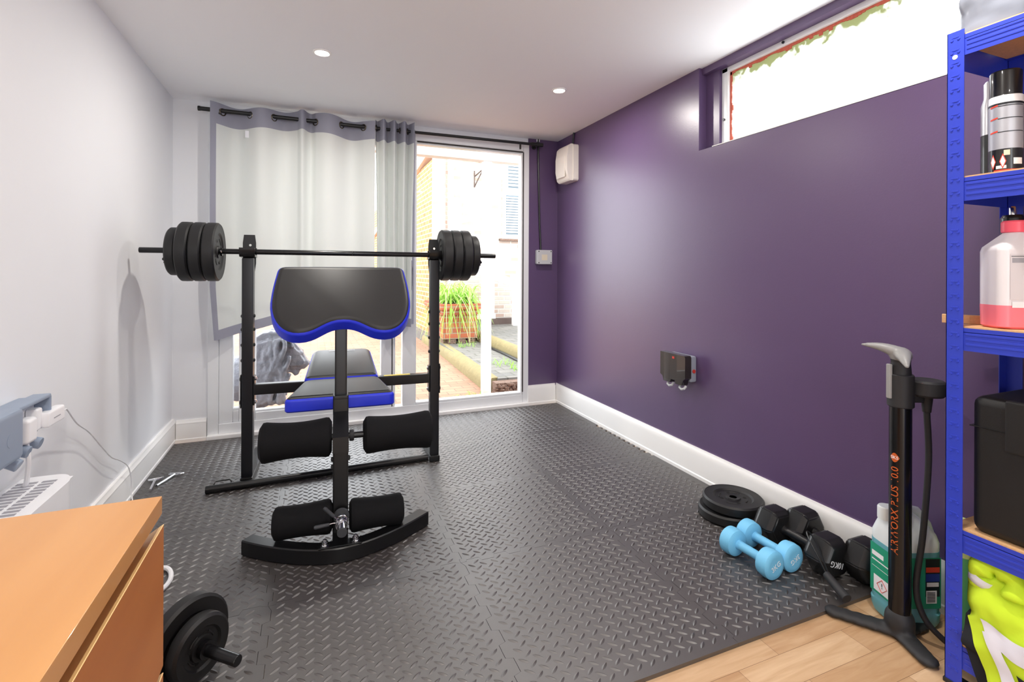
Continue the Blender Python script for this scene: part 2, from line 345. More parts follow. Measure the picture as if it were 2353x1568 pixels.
def copy_tree(src, name=None):
    r = src.copy(); COL.objects.link(r)
    for ch in list(src.children):
        c = ch.copy(); COL.objects.link(c); c.parent = r
        for g in list(ch.children):
            d = g.copy(); COL.objects.link(d); d.parent = c
    return r

# ------------------------------------------------------------------ room shell
XL, XR, YB, H, YF = -0.818, 1.9216, 3.729, 2.2, -2.6
b = B().box(XL-.1, XR+.1, YF-.1, YB+.06, -0.06, 0); struct(b.build('floor', 'laminate'))
b = B().box(XL-.1, XR+.1, YF-.1, YB+.1, H, H+.1); struct(b.build('ceiling', 'ceiling'))
b = B().box(XL-.1, XL, YF, YB+.1, 0, H); struct(b.build('wall_left', 'white_wall'))
# back wall round the door opening, white part
b = B().box(XL, -.62, YB, YB+.1, 0, H).box(-.62, 1.655, YB, YB+.1, 2.162, H); struct(b.build('wall_back', 'white_wall'))
b = B().box(1.655, XR, YB-.012, YB+.1, 0, H); struct(b.build('wall_back_corner', 'purple'))
# right wall with high window recess: y from -0.30 to 2.078
wy0, wy1, wz0, wz1 = -0.30, 2.078, 1.757, H
b = B().box(XR, XR+.14, YF, YB+.1, 0, wz0).box(XR, XR+.14, wy1, YB+.1, wz0, H).box(XR, XR+.14, YF, wy0, wz0, H)
struct(b.build('wall_right', 'purple'))
b = B().box(XR+.02, XR+.14, wy0, wy1, 2.165, H); struct(b.build('trim_1', 'purple'))
# wall behind the camera, with an unseen opening added to let in sky light
b = B().box(XL, -.65, YF-.1, YF, 0, H).box(.30, XR, YF-.1, YF, 0, H).box(-.65, .30, YF-.1, YF, 2.12, H); struct(b.build('wall_front', 'white_wall'))
# window
win = bpy.data.objects.new('window_1', None); COL.objects.link(win); struct(win); FR[win] = Matrix()
fx = XR+.085
b = B()
fy0, fy1, fz0, fz1 = wy0+.02, 1.985, 1.760, 2.166
b.box(fx-.02, fx+.03, fy1-.042, fy1, fz0, fz1, .004).box(fx-.02, fx+.03, fy0, fy0+.04, fz0, fz1, .004).box(fx-.02, fx+.03, fy0, fy1, fz1-.026, fz1, .004).box(fx-.02, fx+.03, fy0, fy1, fz0, fz0+.006, .001)
b.build('window_frame', 'pvc', win)
B().box(fx-.035, XR+.14, 1.985, 2.078, wz0, 2.2).build('reveal', 'purple', win)
B().box(fx, fx+.006, fy0+.04, fy1-.042, fz0+.006, fz1-.026).build('glass', 'window_glass', win)
b = B(); b.grid(lambda u, v: V((fx-.002, fy0+.04+u*(fy1-fy0-.084), 2.0+v*.142)), 2, 2); b.build('grime', 'grime', win)
b = B()
rnd = random.Random(3)
n = 150; top = []
for i in range(n):
    y0 = fy0+.04+(fy1-fy0-.085)*i/n; y1 = fy0+.04+(fy1-fy0-.085)*(i+1)/n
    h = .006+.012*max(0, noise.noise(V((i*.23, 0, 0)))+.35)+(.010 if rnd.random() < .12 else 0)
    b.box(fx-.006, fx-.001, y0, y1+.001, fz1-.028-h, fz1-.026)
for i in range(30):
    z0 = fz0+.006+(fz1-fz0-.035)*i/30; z1 = z0+(fz1-fz0-.035)/30
    w = .008+.014*max(0, noise.noise(V((i*.31, 5, 0)))+.3)
    b.box(fx-.006, fx-.001, fy1-.043-w, fy1-.042, z0, z1+.001)
b.build('sealant', 'sealant', win)
for y, z in ((1.62, fz1-.012), (.95, fz1-.012), (.3, fz1-.012), (fy1-.018, 1.90)): B().cyl((fx-.026, y, z), (fx-.02, y, z), .0065, seg=10).build('screw_cover', 'screw', win)
B().box(XR+.0, XR+.075, wy0, 1.984, wz0-.002, wz0+.004).build('window_sill', 'gloss_white', win)

# baseboards : profile swept
def board(name, p0, p1, nrm, h=.165, t=.02):
    p0, p1, nrm = V(p0), V(p1), V(nrm); pr = [(0, 0), (t, 0), (t, h*.16), (t-.004, h*.19), (t-.004, h*.74), (t-.007, h*.78), (t-.005, h*.86), (t-.011, h*.93), (t-.013, h), (0, h)]
    b = B(); d = (p1-p0).normalized(); L = (p1-p0).length
    t_ = bmesh.new(); a = [t_.verts.new(p0+nrm*x+V((0, 0, z))) for x, z in pr]; c = [t_.verts.new(p1+nrm*x+V((0, 0, z))) for x, z in pr]
    k = len(pr); t_.faces.new(a); t_.faces.new(c[::-1])
    for i in range(k): t_.faces.new((a[i], a[(i+1) % k], c[(i+1) % k], c[i]))
    b.add(t_); return struct(b.build(name, 'gloss_white'))
board('baseboard_left', (XL, 1.0, 0), (XL, YB, 0), (1, 0, 0), .155, .026)
board('baseboard_back', (XL+.026, YB, 0), (-.625, YB, 0), (0, -1, 0), .145)
board('baseboard_corner', (1.652, YB-.012, 0), (XR-.02, YB-.012, 0), (0, -1, 0), .168)
board('baseboard_right', (XR, YF, 0), (XR, YB-.012, 0), (-1, 0, 0), .168)

# patio door
door = bpy.data.objects.new('door_1', None); COL.objects.link(door); struct(door); FR[door] = Matrix()
D0, D1 = YB-.02, YB+.05
def bars(name, lst, m='pvc', y0=D0, y1=D1, bev=.005):
    b = B()
    for x0, x1, z0, z1 in lst: b.box(x0, x1, y0, y1, z0, z1, bev)
    return b.build(name, m, door)
bars('frame', [(-.62, -.557, .02, 2.16), (1.606, 1.657, .02, 2.16), (-.557, 1.606, 2.085, 2.16), (-.557, 1.606, .035, .10)])
bars('side_panel', [(-.557, -.476, .10, 2.085), (-.441, -.343, .10, 2.085), (-.476, -.441, .10, .175), (-.476, -.441, 2.03, 2.085)], y0=D0+.012)
bars('glazing_bead', [(-.476, -.441, .175, .19), (-.343, .478, .150, .166)], y0=D0+.02, bev=.003)
bars('left_leaf', [(-.343, .478, .10, .152), (-.343, .478, 2.02, 2.085), (.478, .555, .10, 2.085)], y0=D0+.012)
bars('left_leaf_gasket', [(.555, .562, .10, 2.085)], 'gasket', y0=D0+.018, bev=0)
bars('mullion', [(.562, .582, .10, 2.085)], y0=D0+.012)
rl = bars('right_leaf', [(.633, .735, .10, 2.085), (1.588, 1.604, .10, 2.075), (.735, 1.588, 2.062, 2.075), (.735, 1.588, .10, .118), (.735, 1.588, .060, .10)], y0=D0+.006)
bars('right_leaf_gasket', [(.735, 1.60, 2.075, 2.084), (1.604, 1.609, .12, 2.08)], 'gasket', y0=D0-.001, y1=D0+.01, bev=0)
bars('glass', [(-.476, -.441, .18, 2.04), (-.343, .478, .15, 2.04), (.582, .633, .10, 2.085), (.735, 1.588, .11, 2.07)], 'glass', y0=YB+.02, y1=YB+.026, bev=0)
b = B().box(.655, .70, D0-.012, D0+.006, .96, 1.19, .006).cyl((.678, D0-.01, 1.13), (.678, D0-.05, 1.13), .010).tube([(.678, D0-.05, 1.13), (.672, D0-.056, 1.09), (.664, D0-.056, 1.0)], .009)
b.box(.664, .69, D0-.02, D0-.01, 1.0, 1.05, .003)
b.build('door_handle', 'chrome', door)
b = B().box(1.568, 1.580, D0-.012, D0+.002, 2.10, 2.145, .002); b.build('vent_catch', 'gasket', door)
b = B().box(-.62, 1.65, YB-.055, YB+.06, 0, .036, .006); struct(b.build('trim_2', 'gloss_white'))

# ------------------------------------------------------------------ ceiling downlights
def downlight(x, y, label, first=None):
    t = thing('downlight', label, 'ceiling light', (x, y, H), group='recessed ceiling downlights')
    b = B().lathe([(.040, 0), (.044, .001), (.044, .004), (.036, .007), (.032, .004)], (x, y, H), (0, 0, -1), 32, False, False); b.build('bezel', 'gloss_white', t)
    b = B().lathe([(.0325, 0), (.0325, .004)], (x, y, H), (0, 0, -1), 24); b.build('lamp', 'lamp', t)
    l = bpy.data.lights.new('bulb', 'AREA'); l.shape = 'DISK'; l.size = .06; l.energy = 8.0; l.color = (1, .95, .88)
    o = bpy.data.objects.new('bulb', l); COL.objects.link(o); o.parent = t; o.location = (0, 0, -.012)
downlight(.047, 2.652, 'glowing recessed ceiling light nearer the curtain')
downlight(1.380, 2.653, 'glowing recessed ceiling light nearer the purple wall')
for x in (.047, 1.38):  # extra downlights out of view, added as fill light for the room
    for y in (.75, -1.1):
        downlight(x, y, 'unseen recessed ceiling light added to fill the room')

# ------------------------------------------------------------------ foam mat tiles
xs = [-.797, -.125, .525, 1.175, 1.83]; ys = [1.10, 1.79, 2.415, 3.04, 3.675]
MZ = .012
def seam(a, bnd, n, gap, sgn):
    """teeth path along t from a to bnd; returns (t, off)"""
    P = [(a, 0), (a+.022, 0)]; L = bnd-a-.044; p = L/n; d = .011; a = a+.022; bnd0 = bnd
    for k in range(n):
        o = d if k % 2 == 0 else -d; t0 = a+k*p
        P += [(t0+p*.06, o), (t0+p*.94, o)]
    P.append((bnd, 0)); return [(t, o-sgn*gap) for t, o in P]
def mat_tile(ci, ri, label):
    x0, x1, y0, y1 = xs[ci], xs[ci+1], ys[ri], ys[ri+1]
    g = .0007; nx, ny = 11, 11
    bot = seam(x0, x1, nx, g, -1) if ri > 0 else [(x0, 0), (x1, 0)]
    top = seam(x0, x1, nx, g, 1) if ri < 3 else [(x0, 0), (x1, 0)]
    lef = seam(y0, y1, ny, g, -1) if ci > 0 else [(y0, 0), (y1, 0)]
    xr = x1
    if ci < 3: rig = seam(y0, y1, ny, g, 1)
    elif ri == 2: xr = 1.886; rig = [(t, o) for t, o in seam(y0, y1, 22, g, 1)]
    else: xr = 1.899; rig = [(y0, 0), (y1, 0)]
    if ci == 3:
        bot = [(t if t < x1-1e-6 else xr, o) for t, o in bot]; top = [(t if t < x1-1e-6 else xr, o) for t, o in top]
    poly = [(t, y0+o) for t, o in bot[:-1]]+[(xr+o, t) for t, o in rig[:-1]]+[(t, y1+o) for t, o in top[::-1][:-1]]+[(x0+o, t) for t, o in lef[::-1][:-1]]
    bm = bmesh.new()
    tv = [bm.verts.new((x, y, MZ)) for x, y in poly]; bv = [bm.verts.new((x, y, 0)) for x, y in poly]
    bm.faces.new(tv)
    k = len(poly)
    for i in range(k): bm.faces.new((tv[i], bv[i], bv[(i+1) % k], tv[(i+1) % k]))
    # tread bars
    px, py = .0445, .0402; Lh, wd, hh = .0168, .0058, .0027
    prof = [(-1, 0), (-.72, .62), (-.3, .95), (0, 1), (.3, .95), (.72, .62), (1, 0)]
    def inside(x, y):
        c = False; j = k-1
        for i in range(k):
            (xi, yi), (xj, yj) = poly[i], poly[j]
            if (yi > y) != (yj > y) and x < (xj-xi)*(y-yi)/(yj-yi)+xi: c = not c
            j = i
        return c
    gx0 = math.floor(x0/px)*px; gy0 = math.floor(y0/py)*py
    for i in range(int((xr-x0)/px)+3):
        for j in range(int((y1-y0)/py)+3):
            for ty in (0, 1):
                cx = gx0+px*(i+.5*ty)+.002; cy = gy0+py*(j+.5*ty)+.008
                a = math.radians(38 if ty == 0 else -42); ca, sa = math.cos(a), math.sin(a)
                if not (x0+.012 < cx < xr-(.05 if ci == 3 and ri != 2 else .012) and y0+(.03 if ri == 0 else .01) < cy < y1-.01): continue
                if not all(inside(cx+ca*q, cy+sa*q) for q in (-Lh, -Lh/2, 0, Lh/2, Lh)): 
                    sc = .5
                    if not all(inside(cx+ca*q*.5, cy+sa*q*.5) for q in (-Lh, 0, Lh)): continue
                else: sc = 1
                L_ = []; Rr = []; T = []
                for u, w in prof:
                    q = u*Lh*sc; hw = w*wd
                    T.append(bm.verts.new((cx+ca*q, cy+sa*q, MZ+hh*(w**.8 if w > 0 else 0))))
                    L_.append(bm.verts.new((cx+ca*q-sa*hw, cy+sa*q+ca*hw, MZ-.0002))); Rr.append(bm.verts.new((cx+ca*q+sa*hw, cy+sa*q-ca*hw, MZ-.0002)))
                for q in range(len(prof)-1):
                    for A, Bq in ((T, L_), (Rr, T)):
                        bm.faces.new((A[q], A[q+1], Bq[q+1], Bq[q]))
    b = B(); b.bm.free(); b.bm = bm
    o = b.build('foam_floor_tile', 'foam', flip=False, angle=50)
    return tag(o, label, 'floor tile', 'interlocking foam floor tiles')
coln = ['along the white wall', 'second from the white wall', 'second from the purple wall', 'along the purple wall']
rown = ['first row from the wood', 'second row from the wood', 'third row from the wood', 'row below the door']
for ci in range(4):
    for ri in range(4):
        mat_tile(ci, ri, 'foam tile, %s, %s' % (rown[ri], coln[ci]))

# ------------------------------------------------------------------ weight bench and rack
O = V((.182, 2.860, 0)); RY = math.radians(-3.0)
bench = thing('weight_bench', 'black weight bench with blue edged pads, preacher pad and barbell rack', 'weight bench', O, RY)
mb = FR[bench]
def bb(name, m, b, parent=bench, angle=38): return b.build(name, m, parent, world=False, angle=angle)
z0 = MZ+.0015
for sgn, nm in ((-1, 'left'), (1, 'right')):
    u = .483*sgn
    b = B().box(u-.027, u+.027, -.027, .027, z0+.03, 1.172, .007)
    up_ = bb('upright', 'steel_slate', b)
    t = bmesh.new(); R4 = []
    for yy_ in (.0275, .0325):
        out_, in_ = [], []
        for k in range(24):
            a = k*PI/12; ca, sa = math.cos(a), math.sin(a); m_ = max(abs(ca)/.031, abs(sa)/.096); out_.append(t.verts.new((u+ca/m_, yy_, 1.196+sa/m_)))
            in_.append(t.verts.new((u+.004+.0062*ca, yy_, 1.238+.0062*sa)))
        R4 += [out_, in_]
    for k in range(24):
        j = (k+1) % 24
        for A, Bq in ((R4[0], R4[1]), (R4[1], R4[3]), (R4[3], R4[2]), (R4[2], R4[0])): t.faces.new((A[k], A[j], Bq[j], Bq[k]))
    b = B(); b.add(t); bb('back_plate', 'steel_black', b, bench, 25)
    b = B().box(u-.029, u+.029, -.045, .44, z0, z0+.034, .006); bb('foot_tube', 'steel_black', b)
    b = B().prism([(0, 0), (.12, 0), (0, .10)], (u-.027, .02, z0+.034), (0, 1, 0), (0, 0, 1), .054); bb('gusset', 'steel_black', b)
    # bar rest
    b = B().prism([(-.050, .040), (-.050, .012), (-.036, -.006), (.030, -.010), (.030, .040), (.022, .040), (.022, 0.004), (-.030, .004), (-.042, .016), (-.042, .040)], (u-.036, 0, 1.182), (0, 1, 0), (0, 0, 1), .072); bb('bar_rest', 'bar_black', b)
    for zz in (.64, .72, .80, .87):
        for s2 in (-1, 1): bb('hole_plug', 'rubber', B().lathe([(.009, 0), (.0095, .003), (.005, .007)], (u+s2*.027, 0, zz), (s2, 0, 0), 14))
    for zz in (.425, .545):
        b = B().lathe([(.016, 0), (.016, .003), (.010, .004), (.010, .012), (.006, .015)], (u-sgn*.027, -.004, zz), (-sgn, 0, 0), 6); bb('bolt', 'chrome', b)
        b = B().lathe([(.013, 0), (.011, .006), (.004, .008)], (u+sgn*.031, 0, zz), (sgn, 0, 0), 14); bb('bolt_cap', 'rubber', b)
    b = B().box(u-sgn*.027-sgn*.001, u-sgn*.034, -.024, .024, .41, .56, .001).box(u+sgn*.027, u+sgn*.032, -.025, .025, .40, .57, .001); bb('joint_plate', 'steel_black', b)
b = B().box(-.455, .455, -.024, .024, .462, .516, .005); bb('cross_bar', 'steel_black', b)
b = B().box(.20, .345, -.018, .012, .5165, .5172); bb('warning_sticker', 'label_yellow' if 'label_yellow' in M else mat('yellow_sticker', (240, 214, 96), .5), b)
# main beam, front drop, lower post and curved foot
b = B().box(-.059, .001, -.63, .40, .480, .535, .005)
b.prism([(-.63, .535), (-.63, .480), (-.83, .398), (-.83, .458)], (-.059, 0, 0), (0, 1, 0), (0, 0, 1), .060, .004)
bb('main_beam', 'steel_black', b)
PX = -.029
b = B().box(PX-.029, PX+.029, -.80, -.742, z0+.055, .42, .006); bb('lower_post', 'steel_black', b)
b = B().box(PX-.031, PX+.031, -.675, -.612, .50, .585, .005).box(PX-.027, PX+.027, -.69, -.60, .572, .586, .002); bb('post_sleeve', 'steel_black', b)
b = B().box(PX-.0245, PX+.0245, -.665, -.62, .50, .905, .006); bb('preacher_post', 'steel_slate', b)
for s2, zz in ((-1, .355), (1, .355), (-1, .325)): bb('pin_cap', 'rubber', B().lathe([(.010, 0), (.0085, .006), (.003, .008)], (PX+s2*.029, -.77, zz), (s2, 0, 0), 14))
# curved front foot
n = 28; t = bmesh.new(); rows = []
for i in range(n+1):
    u = -.358+.716*i/n; q = u/.358
    v = -.915+.175*abs(q)**1.7
    dv = .175*1.7*abs(q)**.7*(1 if q > 0 else -1)/.358
    nn = V((-dv, 1, 0)).normalized(); c = V((u+PX, v, 0))
    rows.append([t.verts.new(c+nn*a+V((0, 0, z))) for a, z in ((0, z0+.004), (.004, z0), (.051, z0), (.055, z0+.004), (.055, z0+.054), (.051, z0+.058), (.004, z0+.058), (0, z0+.054))])
for A, Bb in zip(rows, rows[1:]):
    for k in range(8): t.faces.new((A[k], A[(k+1) % 8], Bb[(k+1) % 8], Bb[k]))
t.faces.new(rows[0]); t.faces.new(rows[-1][::-1])
b = B(); b.add(t); foot = bb('front_foot', 'steel_black', b)
b = B().box(PX-.078, PX+.078, -.905, -.862, z0+.058, z0+.063, .001); bb('foot_plate', 'steel_black', b)
b = B().box(PX-.029, PX+.029, -.86, -.74, z0+.03, z0+.062, .003); bb('foot_bracket', 'steel_black', b)
for s2 in (-1, 1):
    b = B().lathe([(.017, 0), (.017, .003), (.012, .004), (.012, .013), (.008, .015), (.008, .020), (.004, .023)], (PX+s2*.055, -.884, z0+.063), (0, 0, 1), 12); bb('bolt', 'chrome', b)
# weight sleeve with spring clip
sl0 = V((PX+.004, -.80, .150)); sl1 = V((PX+.006, -.925, .135)); ax = (sl1-sl0).normalized()
b = B().cyl(sl0, sl1, .0165); bb('weight_sleeve', 'chrome', b)
b = B().cyl(sl1-ax*.003, sl1+ax*.006, .018); bb('end_cap', 'rubber_grey', b)
b = B().lathe([(.018, 0), (.029, .001), (.029, .014), (.018, .015)], sl0+ax*.012, ax, 28); bb('sleeve_collar', 'rubber_grey', b)
b = B(); e1 = V((1, 0, 0)); e2 = ax.cross(e1); pts = []
for k in range(60):
    a = k*.42; pts.append(sl0+ax*(.050+.0006*k)+(.021*math.cos(a))*e1+(.021*math.sin(a))*e2)
b.tube(pts, .0024, 6)
for ang, c0 in ((PI, .060), (PI*.72, .072)):
    d = math.cos(ang)*e1-math.sin(ang)*V((0, 0, -1))*1; d = V((math.cos(ang), -.15, math.sin(ang))).normalized()
    q = sl0+ax*c0+d*.020; b.tube([q, q+d*.012+V((0, 0, .002)), q+d*.03], .0024, 6)
clip = bb('spring_clip', 'chrome', b)
for ang, c0 in ((PI, .060), (PI*.72, .072)):
    d = V((math.cos(ang), -.15, math.sin(ang))).normalized(); q = sl0+ax*c0+d*.048
    b = B().lathe([(.004, 0), (.0065, .004), (.0075, .05), (.005, .056)], q-d*.004, d, 12); bb('clip_grip', 'rubber_grey', b, clip)
# rollers
def roller(u0, u1, v, z, r0, r1, rc, parent=bench):
    L = u1-u0; P = []
    for k in range(25):
        q = k/24; rr = r0+(r1-r0)*q; rr = rr-(rc)*math.sin(PI*q); e = min(q, 1-q)*L
        if e < .022: rr -= .022-math.sqrt(max(0, .022**2-(.022-e)**2))
        P.append((rr, L*q))
    b = B().lathe(P, (u0, v, z), (1, 0, 0), 36); return bb('foam_roller', 'roller', b)
def axle(u0, u1, v, z):
    b = B().cyl((u0, v, z), (u1, v, z), .0125); bb('roller_axle', 'steel_black', b)
    b = B()
    for q in (u0+.002, u1-.002): pass
roller(-.322, -.062, -.762, .444, .079, .079, .012)
roller(.058, .336, -.762, .436, .076, .079, .010)
b = B().cyl((-.30, -.762, .444), (.32, -.762, .438), .0125); bb('roller_axle', 'steel_black', b)
b = B().lathe([(.020, 0), (.022, .004), (.022, .014), (.020, .018)], (.004, -.762, .441), (1, 0, 0), 20); bb('axle_collar', 'rubber', b)
roller(-.275, -.058, -.778, .134, .062, .067, .006)
roller(.004, .218, -.778, .124, .066, .062, .006)
b = B().cyl((-.25, -.778, .136), (.20, -.778, .126), .0125); bb('roller_axle', 'steel_black', b)
# pads : outline polygon in (a,b), pillow profile
def pad(name, poly, mtx, th, crown=.012, edge=.012, m_top='pad_black', m_side='pad_blue', parent=bench):
    """side band part with a slightly crowned top panel child; poly CCW in local xy, top at +z"""
    k = len(poly); cx = sum(p[0] for p in poly)/k; cy = sum(p[1] for p in poly)/k
    def inset(d):
        out = []
        for i in range(k):
            p0, p, p1 = V(poly[i-1]), V(poly[i]), V(poly[(i+1) % k])
            e0 = (p-p0).normalized(); e1 = (p1-p).normalized(); n0 = V((-e0.y, e0.x)); n1 = V((-e1.y, e1.x)); nn = (n0+n1)
            nn = nn.normalized()/max(.5, nn.normalized().dot(n0)); out.append(p+nn*d)
        return out
    bm = bmesh.new()
    lay = [(.006, 0), (0, .006), (0, th-.012), (.003, th-.006), (.008, th-.001)]
    R = [[bm.verts.new((*p, z)) for p in inset(d)] for d, z in lay]
    for A, Bb in zip(R, R[1:]):
        for i in range(k): bm.faces.new((A[i], A[(i+1) % k], Bb[(i+1) % k], Bb[i]))
    bm.faces.new(R[0][::-1]); b = B(); b.bm.free(); b.bm = bm; bmesh.ops.transform(bm, matrix=mtx, verts=bm.verts)
    side = bb(name, m_side, b, parent)
    bm = bmesh.new(); lay = [(.007, th-.0035), (.009, th-.0005), (.012, th+.0022), (.016, th+.0044), (.021, th+.0060), (.027, th+.0072)]
    R = [[bm.verts.new((*p, z)) for p in inset(d)] for d, z in lay]
    for A, Bb in zip(R, R[1:]):
        for i in range(k): bm.faces.new((A[i], A[(i+1) % k], Bb[(i+1) % k], Bb[i]))
    bm.faces.new(R[-1]); b = B(); b.bm.free(); b.bm = bm; bmesh.ops.transform(bm, matrix=mtx, verts=bm.verts)
    bb('top_panel', m_top, b, side, 60); return side
def rpoly(pts, r, n=5):
    out = []; k = len(pts)
    for i in range(k):
        p0, p, p1 = V(pts[i-1]), V(pts[i]), V(pts[(i+1) % k]); rr = r[i] if isinstance(r, (list, tuple)) else r
        a = p+(p0-p).normalized()*rr; c = p+(p1-p).normalized()*rr
        for q in range(n+1):
            s = q/n; w = (a*(1-s)+p*s)*(1-s)+(p*(1-s)+c*s)*s; out.append((w.x, w.y))
    return out
# seat
pad('seat_pad', rpoly([(-.262, -.545), (.208, -.545), (.160, -.165), (-.205, -.165)], [.03, .03, .05, .05]), Matrix.Translation((0, 0, .492)) , .058)
mt = Matrix.Translation((0, -.155, .502)) @ Matrix.Rotation(math.radians(3.6), 4, 'X')
pad('back_pad', rpoly([(-.205, 0), (.160, 0), (.150, .66), (-.195, .66)], [.03, .03, .07, .07]), mt, .055)
mt2 = mt
b = B().box(-.10, .055, .585, .597, .0625, .0634, 0, 2, mt2); bb('pad_logo_line', 'label_white', b)
# preacher pad: polygon in local (u, s) s along slope upward
pts = [(-.262, .345), (-.278, .12), (-.262, .055)]
P = []
def bez(p0, p1, p2, p3, n=8):
    o = []
    for k in range(n):
        t_ = k/n; s = 1-t_
        o.append(tuple(s**3*a+3*s*s*t_*b_+3*s*t_*t_*c+t_**3*d for a, b_, c, d in zip(p0, p1, p2, p3)))
    return o
hw = .272
outl = []
outl += bez((-hw-.008, .17), (-hw-.006, .08), (-hw+.035, .0), (-.165, .0), 9)
outl += bez((-.165, .0), (-.09, .0), (-.075, .062), (.0, .062), 9)
outl += bez((.0, .062), (.075, .062), (.09, .0), (.165, .0), 9)
outl += bez((.165, .0), (hw-.035, .0), (hw+.006, .08), (hw+.008, .17), 9)
outl += bez((hw+.008, .17), (hw+.008, .26), (hw, .30), (hw-.004, .345), 5)
outl += bez((hw-.004, .345), (hw-.006, .368), (hw-.02, .376), (hw-.05, .376), 5)
outl += bez((hw-.05, .376), (.1, .378), (-.1, .378), (-hw+.05, .376), 4)
outl += bez((-hw+.05, .376), (-hw+.02, .376), (-hw+.006, .368), (-hw+.004, .345), 5)
outl += bez((-hw+.004, .345), (-hw, .30), (-hw-.008, .26), (-hw-.008, .17), 5)
th_ = math.radians(44)
# local z (face normal) points towards the viewer and up, local y up the slope
ey = V((0, math.sin(th_), math.cos(th_))); ex = V((1, 0, 0)); ez = ex.cross(ey)
o_ = V((PX+.008, -.735, .815)) - ez*.0
PM = Matrix(((ex.x, ey.x, ez.x, o_.x), (ex.y, ey.y, ez.y, o_.y), (ex.z, ey.z, ez.z, o_.z), (0, 0, 0, 1)))
pad('preacher_pad', outl, PM, .062)
b = B().box(-.06, .06, .07, .30, -.006, 0, .001, 2, PM); bb('pad_bracket', 'steel_black', b)

# ------------------------------------------------------------------ barbell on the rack
BZ = 1.2025
def on_rack(u, v=0, z=0): return mb @ V((u, v, z))
A0 = on_rack(-.955, -.008, BZ+.001); A1 = on_rack(.85, -.008, BZ-.004)
bar = thing('barbell', 'black barbell loaded with plates resting across the bench rack', 'barbell', on_rack(-.05, -.008, BZ), RY)
ax = (A1-A0).normalized(); LB = (A1-A0).length
b = B().cyl(A0, A1, .0138, seg=24); b.build('bar', 'bar_black', bar)
mid = A0+ax*(LB*.545)
b = B().cyl(mid-ax*.002, mid+ax*.002, .0143).cyl(mid+ax*.012, mid+ax*.013, .0141); b.build('joint_ring', 'rubber', bar)
def plate_bm(b, c, a, r, th):
    a = V(a).normalized(); c = V(c)
    pr = [(.016, .006), (.030, .004), (.032, .010), (r*.60, .010), (r*.66, .003), (r-.012, .003), (r-.007, .001), (r, .008), (r+.0008, th/2), (r, th-.008), (r-.007, th-.001), (r-.012, th-.003), (r*.66, th-.003), (r*.60, th-.010), (.032, th-.010), (.030, th-.004), (.016, th-.006)]
    b.lathe(pr, c, a, 48, False, False)
    h = V((0, 0, 1)) if abs(a.z) < .9 else V((1, 0, 0)); e1 = a.cross(h).normalized(); e2 = a.cross(e1)
    for side in (0, 1):
        for k in range(4):     # raised arc ribs and holes on each face
            an = k*PI/2+.3
            P = [c+a*(.010 if side == 0 else th-.010)+(r*.46)*(math.cos(an+q*.18)*e1+math.sin(an+q*.18)*e2) for q in range(5)]
            b.tube(P, .003, 6)
    return b
def holes(parent, c, a, r, th, name='plate_hole'):
    a = V(a).normalized(); c = V(c); h = V((0, 0, 1)) if abs(a.z) < .9 else V((1, 0, 0)); e1 = a.cross(h).normalized(); e2 = a.cross(e1)
    for k in range(4):
        an = k*PI/2+1.2; p = c+(r*.40)*(math.cos(an)*e1+math.sin(an)*e2)
        B().cyl(p+a*.0090, p+a*(th-.0090), .0078, seg=12).build(name, 'hole_black', parent)
def plates_on(side):
    d = -ax if side < 0 else ax
    st = on_rack(-.610 if side < 0 else .513, -.008, BZ-.004)
    pos = 0
    for r, th in ((.1475, .058), (.1475, .056), (.1475, .056), (.118, .048)):
        c = st+d*pos-V((0, 0, .000)); b = plate_bm(B(), c, d, r, th-.001); p = b.build('weight_plate', 'vinyl_plate', bar, angle=30)
        holes(p, c, d, r, th); pos += th
    c = st+d*pos
    b = B().lathe([(.016, 0), (.021, .002), (.021, .012), (.016, .014)], c, d, 24); col = b.build('collar', 'bar_black', bar)
    b = B(); e = V((0, -.55, -.83)); q = c+d*.008
    for da in (-.35, .25):
        dd = (V((0, -.55, -.83))+d*.0+V((0, da, 0))).normalized(); b.cyl(q+dd*.014, q+dd*.062+d*.006, .006, .009, 12)
    b.build('collar_screw', 'bar_black', col)
    # inner chrome sleeve clip
    c2 = st-d*.012; b = B().lathe([(.015, 0), (.020, .001), (.020, .010), (.015, .011)], c2, d, 20); cl = b.build('collar', 'bar_black', bar)
    b = B().cyl(c2+d*.005+V((0, -.018, 0)), c2+d*.005+V((0, -.032, .006)), .004, seg=10); b.build('collar_screw', 'chrome', cl)
plates_on(-1); plates_on(1)

# bar lying on the mat in front of the rack
b = B().cyl((-.474, 2.800, MZ+.0195), (.628, 2.828, MZ+.0195), .0185)
lb = b.build('floor_bar', 'steel_black'); tag(lb, 'long black tube lying across the mat before the rack', 'metal bar')
b = B().tube([(-.440, 2.806, .034), (-.440, 2.815, .048), (-.436, 2.835, .054), (-.375, 2.838, .054), (-.366, 2.825, .050), (-.366, 2.808, .036)], .0032, 8); b.build('wire_loop', 'steel_black', lb)

